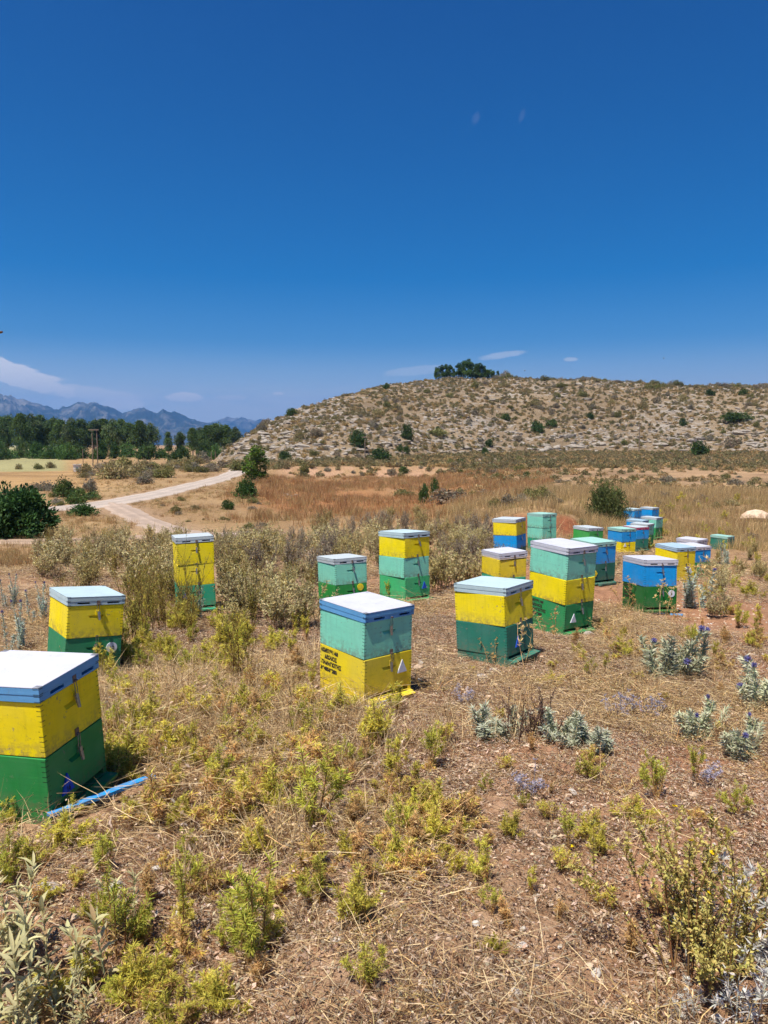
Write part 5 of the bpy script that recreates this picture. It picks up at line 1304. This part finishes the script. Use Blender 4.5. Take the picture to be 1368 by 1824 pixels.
# ------------------------------------------------------------------ the hill: rocks, shrubs, pines
ROCKM = [stone_mesh(i + 60, M_rock, .5, 2, .2) for i in range(6)]
def hill_px():
    """photo position on the hillside, denser on the two rocky bands"""
    while True:
        px = random.uniform(405, 1368); py = random.uniform(680, 850)
        top = float(np.interp(px, RPX, RY)) + 4
        if py < top or py > float(np.interp(px, [400, 480, 700, 1000, 1368], [815, 830, 835, 825, 812])): continue
        return px, py
def rock_w(px, py):
    b = math.exp(-((py - 795) / 22) ** 2) * (1 if px > 860 else .75) + math.exp(-((px - 470) / 70) ** 2) * .8 + .12
    return b
LEDGES = [(830, 798, 60, 5), (790, 806, 40, 4), (950, 800, 60, 6), (1040, 796, 60, 6), (1150, 790, 70, 6), (1240, 782, 60, 6), (1330, 790, 50, 7), (1320, 770, 50, 5), (460, 782, 30, 12), (440, 800, 24, 8), (500, 776, 40, 8), (560, 796, 50, 5), (620, 800, 50, 4), (700, 790, 40, 5), (900, 770, 50, 5), (760, 786, 40, 4), (860, 826, 40, 3), (1000, 778, 60, 4)]
n = 0
while n < 300:
    if n < 210:
        lc = LEDGES[n % len(LEDGES)]; px, py = random.gauss(lc[0], lc[2] * .5), random.gauss(lc[1], lc[3] * .5)
        if px > 1366 or py < float(np.interp(px, RPX, RY)) + 3: continue
    else:
        px, py = hill_px()
        if random.random() > rock_w(px, py): continue
    l = gp(px, py)
    if l[1] < 100: continue
    s = random.uniform(5, 17) ** 1.0 / FPX * l[1] / 2 * (1.25 if n < 60 else .8)
    o = newobj('rock', ROCKM[n % 6], GROUND, (l[0], l[1], l[2] + s * .05), (random.uniform(-.15, .15), random.uniform(-.15, .15), random.uniform(-.5, .5)), (s * random.uniform(1.1, 2.0), s * random.uniform(.8, 1.2), s * random.uniform(.6, 1.1)))
    n += 1
def hill_pts(n, rocky=False, lo=100, hi=325):
    r = np.sqrt(rng.uniform(lo ** 2, hi ** 2, n * 3)); a = np.radians(rng.uniform(-14, 31, n * 3)); x, y = r * np.sin(a), r * np.cos(a)
    px = pxof(x, y); rr = np.interp(px, RPX, RR); rm = np.interp(px, RPX, RM)
    u = (r - rm) / (rr - rm); k = (px > 396) & (u > (-.9 if not rocky else -.02)) & (u < 1.12)
    if rocky: k &= rng.random(n * 3) < np.clip(.25 + np.exp(-((u - .14) / .13) ** 2) + np.where(px < 620, .6, 0) + fbm(x * .05, y * .05, 3) * 1.3, 0, 1)
    x, y = x[k][:n], y[k][:n]; return np.stack([x, y, zfun(x, y)], 1)
P = hill_pts(5200, True); scatter('limestone_rubble', P, rng.uniform(0, 6.28, len(P)), rng.uniform(.15, .75, len(P)), ROCKM, 'pale limestone rubble scattered over the hillside', 'rocks', .25)
SCRB = [p_blob(170, .3, [S(160, 142, 104), S(144, 132, 94)], 7, .55, False)[0]['foliage'], p_blob(170, .3, [S(130, 124, 84), S(144, 132, 94)], 7, .6, False)[0]['foliage'], p_blob(170, .3, [S(176, 150, 104)], 7, .5, False)[0]['foliage']]
SCRB2 = [p_blob(170, .3, [S(166, 144, 104), S(150, 136, 96)], 7, .5, False)[0]['foliage'], p_blob(170, .3, [S(188, 160, 116)], 7, .5, False)[0]['foliage'], SCRB[1]]
x, y = wedge(7000, 46, 190, 31, .9); px = pxof(x, y); k = (px > 820) & (rng.random(7000) < np.clip(.5 + fbm(x * .12, y * .12, 3) * 1.2, 0, 1)); P = finish(x, y, k)
scatter('slope_scrub', P, rng.uniform(0, 6.28, len(P)), rng.uniform(.15, .5, len(P)), SCRB2, 'low brown scrub on the gentle slope below the hill', 'scrub')
P = hill_pts(9500, lo=92); scatter('hillside_scrub', P, rng.uniform(0, 6.28, len(P)), rng.uniform(.25, .8, len(P)), SCRB, 'low grey-brown tussocks and scrub dotted over the hill', 'scrub')
B_DARK = [p_blob(1500, .14, [S(74, 98, 50), S(88, 110, 56), S(62, 84, 44)], 20), p_blob(1300, .14, [S(70, 92, 48), S(94, 112, 58)], 16, .8)]
B_OLIV = [p_blob(1100, .15, [S(138, 134, 80), S(152, 142, 90), S(118, 118, 70)], 16), p_blob(1000, .15, [S(144, 134, 92), S(160, 146, 102)], 14, .65)]
B_GREY = [p_blob(1000, .15, [S(146, 138, 118), S(126, 118, 100)], 15, .7), p_blob(900, .15, [S(156, 142, 120), S(136, 124, 102)], 13, .6)]
B_GREEN = [p_blob(2200, .12, [S(78, 108, 54), S(92, 122, 60), S(68, 94, 48)], 22, .85), p_blob(1900, .12, [S(72, 102, 52), S(88, 116, 58)], 18, .8)]
def bush(proto, px, py, wpx, hpx, label, group=None, name='bush', cat='bush', l=None):
    l = l or gp(px, py); s = wpx / FPX * l[1] / 2 / .95
    parts, _ = proto
    root = newobj(name, None, None, (l[0], l[1], l[2] - .05 * s), (0, 0, random.uniform(0, 6.28)), (s, s, hpx / FPX * l[1] / 1.15))
    for k, me in parts.items(): newobj(k, me, root)
    return tag(root, label, cat, group)
HB = 'dark bushes on the hillside'
for px, py, w, h, k, lab in [(637, 795, 34, 33, 0, 'dark green bush, the larger of the two high on the middle of the slope'), (725, 783, 24, 32, 1, 'tall dark green bush up the slope right of the hill pole'), (676, 822, 42, 26, 0, 'broad dark green bush at the foot of the slope by the hill pole'),
        (712, 804, 13, 14, 1, 'small dark bush, left of two above the rock ledge'), (725, 808, 13, 16, 0, 'small dark bush, right of two above the rock ledge'), (508, 820, 26, 20, 1, 'dark bush at the foot of the slope near the road tree'),
        (688, 693, 14, 11, 0, 'dark bush on the skyline left of the pines, nearer the pines'), (663, 692, 10, 8, 1, 'small dark bush on the skyline farther left of the pines'), (520, 741, 22, 16, 0, 'bush standing on the left skyline of the hill'),
        (901, 748, 20, 14, 1, 'dark bush on the upper slope below the pines to the right'), (956, 770, 26, 22, 0, 'round dark bush in the middle of the right slope'), (982, 760, 24, 16, 1, 'green bush just right of the round dark one'),
        (1051, 746, 15, 12, 0, 'small dark bush right of centre on the upper slope'), (1217, 758, 17, 16, 1, 'dark bush on the right slope above the lone tree'), (1246, 812, 34, 30, 0, 'lone round tree-like bush at the foot of the right slope'),
        (1312, 748, 62, 18, 1, 'long dark hedge-like bush near the right edge of the slope'), (871, 795, 16, 15, 0, 'dark bush beside the rock ledge'), (864, 812, 14, 18, 1, 'dark bush below the rock ledge'),
        (1265, 705, 18, 14, 0, 'green bush near the right skyline, left of two'), (1323, 704, 18, 14, 1, 'green bush near the right skyline, right of two'), (780, 768, 9, 10, 0, 'tiny dark bush in the middle of the slope'), (820, 827, 18, 12, 1, 'dark bush at the foot of the middle slope')]:
    bush(B_DARK[k], px, py, w, h, lab, HB)
for px, py, w, h in [(561, 777, 28, 20), (535, 780, 26, 16), (475, 757, 22, 16), (466, 768, 20, 18), (846, 692, 18, 14), (846, 740, 18, 14), (674, 740, 24, 16), (689, 726, 18, 14), (923, 785, 22, 14), (1215, 714, 18, 16), (1100, 743, 14, 14),
        (1146, 728, 20, 18), (1171, 718, 18, 16), (1160, 695, 26, 14), (1038, 706, 18, 12), (950, 722, 26, 14), (1299, 795, 32, 22), (925, 823, 20, 12), (1064, 779, 12, 8), (675, 812, 14, 16), (665, 762, 20, 14), (780, 775, 40, 14), (706, 728, 22, 14), (800, 708, 16, 10), (760, 700, 14, 10), (560, 812, 20, 14), (600, 812, 16, 14), (640, 818, 20, 14), (1000, 690, 24, 10), (900, 690, 20, 14)]:
    bush(random.choice(B_OLIV + B_GREY), px, py, w, h, 'medium grey-olive bush among the rocks of the hillside', 'medium bushes on the hillside')
n = 0
while n < 170:
    px, py = hill_px()
    if gp(px, py)[1] < 100: continue
    w = random.uniform(6, 15); bush(random.choice(B_OLIV + B_GREY + B_GREY), px, py, w, w * random.uniform(.55, .8), 'small grey-brown shrub dotted on the dry hillside', 'small shrubs on the hillside', 'shrub', 'shrub'); n += 1
for i in range(56):     # shrubs fringing the skyline
    px = 880 + i * 8.9 + random.uniform(-4, 4); top = float(np.interp(px, RPX, RY)); r_ = float(np.interp(px, RPX, RR)) * random.uniform(.95, 1.0)
    a = math.atan((px - CX) / FPX); l = (r_ * math.sin(a), r_ * math.cos(a)); l = (l[0], l[1], zat(*l)); w = random.uniform(9, 22)
    bush(random.choice(B_OLIV + B_GREY), 0, 0, w, w * random.uniform(.4, .65), 'low dark shrub fringing the skyline of the hill', 'shrubs along the skyline', 'shrub', 'shrub', l)
PINE = [p_tree(7, 2.0, 2600, .42, [S(84, 110, 56), S(72, 98, 50), S(98, 120, 62)], 26, .14, .14), p_tree(6, 1.9, 2400, .42, [S(80, 106, 52), S(94, 116, 60)], 24, .14, .12)]
for i_, (px, top) in enumerate([(777, 657), (785, 653), (793, 652), (800, 653), (806, 659), (816, 650), (824, 646), (831, 643), (838, 648), (845, 651), (852, 650), (859, 655), (867, 660), (875, 662), (884, 665)]):
    lab = '%s pine from the left on the hilltop' % ordinal(i_ + 1)
    r_ = float(np.interp(px, RPX, RR)) * random.uniform(.985, 1.0); a = math.atan((px - CX) / FPX); x, y = r_ * math.sin(a), r_ * math.cos(a); z = zat(x, y)
    h = max(3.0, (HOR - top) / FPX * y + CAMZ - z)
    plant('pine_tree', random.choice(PINE), (x, y, z), h, None, lab, 'pine', 'pines on the hilltop', wide=random.uniform(.8, 1.15))

# ------------------------------------------------------------------ valley: tree row, undergrowth, scrub by the road
POP = [p_tree(12, 3.5, 6000, .46, c, 46, .3, .27, 1.05) for c in ([S(88, 110, 60), S(100, 120, 66), S(76, 98, 54)], [S(92, 112, 64), S(80, 102, 56), S(108, 124, 74)], [S(78, 100, 54), S(96, 116, 62)], [S(102, 116, 74), S(84, 104, 60)])]
tops = ([-20, 12, 50, 88, 118, 146, 186, 219, 245, 269, 285, 300, 318, 329, 360, 388, 414, 440], [746, 744, 742, 744, 750, 746, 750, 750, 752, 753, 766, 772, 772, 768, 762, 757, 758, 766])
tp = [(px + random.uniform(-4, 4)) for px in (2, 22, 42, 58, 78, 94, 112, 134, 152, 168, 186, 203, 220, 236, 254, 272, 300, 326, 341, 357, 372, 388, 402, 418)]
for i, px in enumerate(tp):
    d = random.uniform(226, 254); top = float(np.interp(px, *tops)) + random.uniform(-2, 4)
    x = (px - CX) / FPX * d; z = zat(x, d); h = (HOR - top) / FPX * d + CAMZ - z
    plant('valley_tree', POP[i % 4], (x, d, z), h, None, '%s tree from the left in the row across the valley' % ordinal(i + 1), 'tree', 'row of trees across the valley', wide=(.7 if 290 < px < 312 else random.uniform(.85, 1.15)))
for i, px in enumerate(range(-20, 420, 21)):
    d = random.uniform(172, 210); x = (px + random.uniform(-9, 9) - CX) / FPX * d; h = random.uniform(14, 36)
    bush(random.choice(B_GREEN + B_GREEN + B_DARK), 0, 0, random.uniform(22, 46), h, '%s green undergrowth bush from the left below the valley trees' % ordinal(i + 1), 'undergrowth below the valley trees', l=(x, d, zat(x, d)))
for px, py, w, h, k, lab in [(153, 845, 36, 26, 'o', 'olive bush beside the small white hut'), (202, 853, 60, 44, 'o', 'biggest olive bush, beyond the dirt road'), (245, 850, 44, 28, 'o', 'olive bush right of the biggest one beyond the road'), (258, 862, 34, 24, 'y', 'grey-green bush close to the far side of the road'),
        (290, 851, 42, 24, 'o', 'olive bush midway along the far side of the road'), (320, 828, 42, 38, 'd', 'dark tall bush before the valley trees, right of middle'), (345, 840, 36, 18, 'y', 'low grey bush right of the dark tall one'), (375, 840, 40, 20, 'y', 'low grey bush near the bend of the road'),
        (397, 833, 40, 18, 'y', 'grey bush at the far end of the road'), (82, 874, 36, 20, 'y', 'dark grey bush at the left on the straw field'), (116, 886, 40, 38, 'd', 'dark bush left of the road fork'), (136, 897, 46, 32, 'd', 'dark grey bush nearest the road fork on the far side'), (161, 876, 26, 30, 'y', 'grey twiggy bush above the road fork'),
        (163, 890, 36, 18, 'd', 'low green bush above the road fork'), (90, 834, 20, 15, 'o', 'small bush, right of three on the pale field edge'), (68, 836, 20, 12, 'o', 'small bush, middle of three on the pale field edge'), (33, 836, 14, 13, 'o', 'small bush, left of three on the pale field edge'),
        (150, 918, 62, 24, 'g', 'low green bush inside the fork of the two tracks'), (437, 888, 44, 38, 'g', 'round green bush on the slope below the road tree'), (405, 908, 26, 20, 'd', 'small dark bush on the bank left of the basin'), (798, 896, 78, 36, 'y', 'broad grey bush at the edge of the basin'),
        (755, 897, 20, 40, 'd', 'dark upright bush left of the broad grey one'), (774, 884, 18, 36, 'g', 'upright green bush just left of the broad grey one'), (720, 884, 50, 14, 'o', 'low olive patch of bush in the rust-brown grass'), (300, 838, 30, 18, 'o', 'small olive bush below the dark tall one'), (220, 832, 40, 22, 'o', 'olive bush behind the biggest one')]:
    bush(random.choice({'o': B_OLIV, 'd': B_DARK, 'y': B_GREY, 'g': B_GREEN}[k]), px, py, w, h, lab, 'bushes of the valley')
for i in range(46):
    px = random.uniform(140, 432); py = random.uniform(826, 846) + (6 if px < 300 else -4); w = random.uniform(16, 40)
    bush(random.choice(B_OLIV + B_GREY), px, py, w, w * random.uniform(.45, .65), 'grey-olive scrub bush in the belt between field and dirt road', 'scrub belt beyond the road')
for i in range(26):
    px = random.uniform(215, 500); py = random.uniform(885, 950); l = gp(px, py)
    if float(road_dist(np.array([l[0]]), np.array([l[1]]))[0]) < .6: continue
    w = random.uniform(7, 24); bush(random.choice(B_OLIV + B_GREY), px, py, w, w * random.uniform(.4, .7), 'low scrub bush on the bank right of the road fork', 'scrub left of the road fork', l=l)
for i in range(16):
    px = random.uniform(60, 180); py = random.uniform(868, 902); w = random.uniform(12, 28)
    bush(random.choice(B_OLIV + B_GREY), px, py, w, w * random.uniform(.5, .7), 'low scrub bush on the bank left of the road fork', 'scrub left of the road fork')
for i in range(26):
    px = random.uniform(440, 980); py = random.uniform(826, 850); w = random.uniform(8, 24)
    bush(random.choice(B_OLIV + B_GREY + B_DARK), px, py, w, w * random.uniform(.5, .75), 'low bush along the earth bank at the foot of the hill', 'bushes along the earth bank')
l = gp(455, 858); plant('roadside_tree', p_tree(3, 1.0, 2600, .16, [S(112, 140, 52), S(84, 112, 44), S(66, 88, 40)], 26, .07, .12), l, depth_h(l, 62), None, 'small leafy tree leaning beside the bend of the dirt road', 'tree', wide=1.35)
l = gp(28, 956); bigb = p_blob(9000, .10, [S(58, 90, 46), S(74, 106, 54), S(50, 78, 42)], 34, 1.0, True, S(120, 100, 84)); bush(bigb, 0, 0, 130, 90, 'big dark green leafy bush at the left edge by the footpath', None, 'bush', 'bush', l)
l = gp(1080, 930); rb_ = p_blob(8000, .075, [S(88, 98, 54), S(106, 112, 64), S(76, 86, 50)], 34, 1.0, True); bush(rb_, 0, 0, 70, 78, 'round dark green bush behind the far cluster of hives', None, 'bush', 'bush', l)
for px, py, w, h in [(880, 905, 26, 18), (905, 900, 30, 20), (945, 888, 30, 20), (960, 890, 36, 26), (980, 896, 30, 26), (1130, 905, 20, 14), (1035, 935, 22, 14), (1275, 905, 22, 14), (1340, 960, 30, 18), (1300, 975, 24, 16), (1120, 870, 30, 14), (1170, 900, 22, 12)]:
    bush(random.choice(B_GREY + [p_ for p_ in B_OLIV]), px, py, w, h, 'low grey-green scrub tuft on the mound and ridge behind the hives', 'scrub on the mound', 'shrub', 'shrub')

for i in range(34):
    px = random.uniform(830, 1366); py = random.uniform(848, 905); w = random.uniform(10, 34)
    bush(random.choice(B_OLIV + B_GREY), px, py, w, w * random.uniform(.35, .55), 'low grey-green scrub tuft on the mound and ridge behind the hives', 'scrub on the mound', 'shrub', 'shrub')
# poles, hut, bees
def pole(name, px, py, hpx, label, arm=0.0, twin=0.0, rad=.13):
    l = gp(px, py); h = depth_h(l, hpx); mat = mat_plain('weathered_pole', S(126, 108, 90), .9)
    root = newobj(name, None, None, l); parts = []
    for s in ([-1, 1] if twin else [0]):
        mb = MB(); tube(mb, [(s * twin / 2, 0, -.3), (s * twin / 2 + .03, 0, h * .5), (s * twin / 2, 0, h)], [rad, rad * .85, rad * .7], S(126, 108, 90), 8); newobj('pole', mb.mesh('pole', mat), root)
    if arm: newobj('crossarm', box_mesh(('arm', arm), 'crossarm', -arm / 2, arm / 2, -.07, .07, -.08, .08, mat, .01), root, (0, -rad - .07, h - .12))
    for s in (-1, 0, 1):
        if arm:
            mb = MB(); tube(mb, [(0, 0, 0), (0, 0, .22)], [.05, .04], S(150, 120, 100), 6); newobj('insulator', mb.mesh('insulator', M_dark), root, (s * arm * .42, -rad - .07, h - .04))
    return tag(root, label, 'utility pole')
pole('utility_pole', 170, 830, 65, 'weathered twin wooden pole with crossarm before the valley trees', 1.7, .8, .10)
pole('utility_pole', 1138, 809, 54, 'single wooden pole at the foot of the right hillside', 0, 0, .13)
pole('utility_pole', 650, 818, 40, 'wooden pole with crossarm at the foot of the middle slope', 1.2, 0, .12)
pole('utility_pole', 148, 828, 28, 'thin post left of the twin pole', 0, 0, .07)
pole('utility_pole', 380, 820, 16, 'short twin post before the hill end', 0, .9, .1)
l = gp(138, 840); M_wall = mat_plain('limewash', S(222, 214, 200), .9)
hut = newobj('hut', None, None, l, (0, 0, .3)); tag(hut, 'small white hut beside the olive bush across the valley', 'hut')
w_ = depth_h(l, 12)
newobj('wall', box_mesh('hutw', 'wall', -w_ / 2, w_ / 2, -w_ * .6, w_ * .6, -.2, w_ * 1.0, M_wall, .01), hut); newobj('roof', box_mesh('hutr', 'roof', -w_ * .58, w_ * .58, -w_ * .7, w_ * .7, w_ * 1.0 + .003, w_ * 1.1, mat_plain('roof_slab', S(196, 188, 176), .9), .01), hut)
newobj('door', box_mesh('hutd', 'door', -w_ * .18, w_ * .18, -.03, 0, 0, w_ * .72, mat_plain('hut_door', S(120, 130, 120), .7), .005), hut, (0, -w_ * .6 - .002, 0))
for px, py, w in [(505, 884, 10), (512, 882, 12), (520, 884, 9), (508, 880, 8), (527, 882, 8)]:
    l = gp(px, py); s = w / FPX * l[1] / 2; o = newobj('stone', ROCKM[px % 6], None, (l[0], l[1], l[2] + s * .2), (0, 0, px), (s, s, s * .7)); tag(o, 'pale rubble stone in the heap on the basin floor', 'stone', 'rubble heap in the basin')
def bee(px, py, d, label, yaw):
    c, s = math.cos(PITCH), math.sin(PITCH); dx, dy = (px - CX) / FPX, (py - CY) / FPX; v = np.array([dx, c - s * dy, -s - c * dy]); v = v / v[1] * d
    def body():
        mb = MB(); sphere(mb, (0, 0, 0), (.0075, .0032, .003), S(96, 66, 30), 8, 6); sphere(mb, (-.0085, 0, .0005), (.0024, .0026, .0024), S(50, 36, 22), 6, 5); return mb.mesh('body', M_stem)
    def wing():
        mb = MB(); mb.add([(0, 0, 0), (.004, .006, .001), (.003, .011, .0015), (-.002, .009, .001)], [(0, 1, 2, 3)], S(200, 200, 205)); return mb.mesh('wing', M_leaf)
    r = newobj('bee', cached('bee_b', body), None, (v[0], v[1], v[2] + CAMZ), (0, R(-12), yaw)); tag(r, label, 'bee', 'bees in the air')
    newobj('wing', cached('bee_w', wing), r, (-.002, .002, .0025)); newobj('wing', cached('bee_w', wing), r, (-.002, -.002, .0025), None, (1, -1, 1))
bee(0, 592, 1.9, 'dark bee in flight at the left edge against the sky', .3)
bee(1277, 485, 6.0, 'blurred small bee high in the sky at the right', 1.1)
bee(1182, 638, 6.5, 'tiny bee in the sky above the right hilltop', 2.0); bee(935, 660, 6.0, 'tiny bee in the sky right of the hilltop pines', .8)

# ------------------------------------------------------------------ single out the many alike plants and stones by what they stand next to
ANCH = {'H1': 'the left-edge hive', 'H2': 'the hive numbered 12', 'H3': 'the two-yellow-box hive', 'H4': 'the stencilled central hive', 'H5': 'the yellow and teal hive', 'H6': 'the tall three-colour hive', 'H7': 'the yellow-tagged hive',
        'H8': 'the light green hive', 'H11': 'the crooked-lidded hive', 'H14': 'the bottle green hive', 'H15': 'the all-yellow hive', 'H18': 'the lone dark green hive'}
buck = {}
for o in list(COL.objects):
    if o.parent is None and o.get('group') and (o['group'].startswith(('weeds ', 'dried weeds', 'dry scrub', 'small loose'))):
        kind = {'spurge_weed': 'yellow-green weed', 'dried_weed': 'dried brown weed', 'dry_scrub_bush': 'dry scrub bush', 'broom_bush': 'olive twiggy bush', 'stone': 'small beige stone'}[o.name.split('.')[0]]
        x, y = o.location.x, o.location.y
        key, d = min(((k, math.hypot(x - POSES[k][0], y - POSES[k][1])) for k in ANCH), key=lambda t: t[1])
        dx, dy = x - POSES[key][0], y - POSES[key][1]
        side = ('to its right' if dx > 0 else 'to its left') if abs(dx) > abs(dy) else ('behind it' if dy > 0 else 'in front of it')
        buck.setdefault((kind, key, side), []).append((d, o.name))
for (kind, key, side), v in buck.items():
    for i, (d, nm) in enumerate(sorted(v)):
        rank = 'closest' if i == 0 else ordinal(i + 1) + ' closest'
        bpy.data.objects[nm]['label'] = '%s %s to %s, %s' % (kind, rank, ANCH[key], side)

AN2 = [('the hilltop pines', 825, 660), ('the right-hand hillside pole', 1138, 785), ('the middle-slope pole', 650, 800), ('the hedge-like bush', 1312, 742), ('the lone round bush', 1246, 800), ('the round dark mid-slope bush', 956, 760), ('the left skyline bush', 520, 735),
       ('the rock ledge', 830, 798), ('the rocky left hill end', 425, 795), ('the road tree', 455, 840), ('the twin pole', 170, 800), ('the white hut', 138, 832), ('the biggest olive bush', 202, 840), ('the road bend', 425, 838), ('the road fork', 195, 897),
       ('the all-mint stack', 966, 915), ('the round bush behind the hives', 1080, 890), ('the pale boulder', 1345, 925), ('the broad grey basin bush', 798, 885), ('the tall dark slope bush', 725, 768), ('the green bush near the right skyline', 1265, 698)]
KN = {'small shrubs on the hillside': 'small grey-brown shrub', 'medium bushes on the hillside': 'medium grey-olive bush', 'shrubs along the skyline': 'low skyline shrub', 'bushes along the earth bank': 'low bank bush', 'scrub belt beyond the road': 'grey-olive scrub bush',
      'scrub left of the road fork': 'low scrub bush', 'scrub on the mound': 'grey-green scrub tuft', 'rubble heap in the basin': 'pale rubble stone'}
buck = {}
for o in list(COL.objects):
    g = o.get('group')
    if o.parent is None and g in KN:
        u = CX + FPX * o.location.x / o.location.y; w = HOR + FPX * (CAMZ - o.location.z) / o.location.y
        nm, ax, ay = min(AN2, key=lambda t: math.hypot(t[1] - u, 1.6 * (t[2] - w)))
        dx, dy = u - ax, w - ay
        side = ('to its right' if dx > 0 else 'to its left') if abs(dx) > 1.6 * abs(dy) else ('below it' if dy > 0 else 'above it')
        buck.setdefault((KN[g], nm, side), []).append((math.hypot(dx, dy), o.name))
for (kind, anchor, side), v in buck.items():
    for i, (d, nm) in enumerate(sorted(v)):
        bpy.data.objects[nm]['label'] = '%s %s to %s, %s' % (kind, 'closest' if i == 0 else ordinal(i + 1) + ' closest', anchor, side)
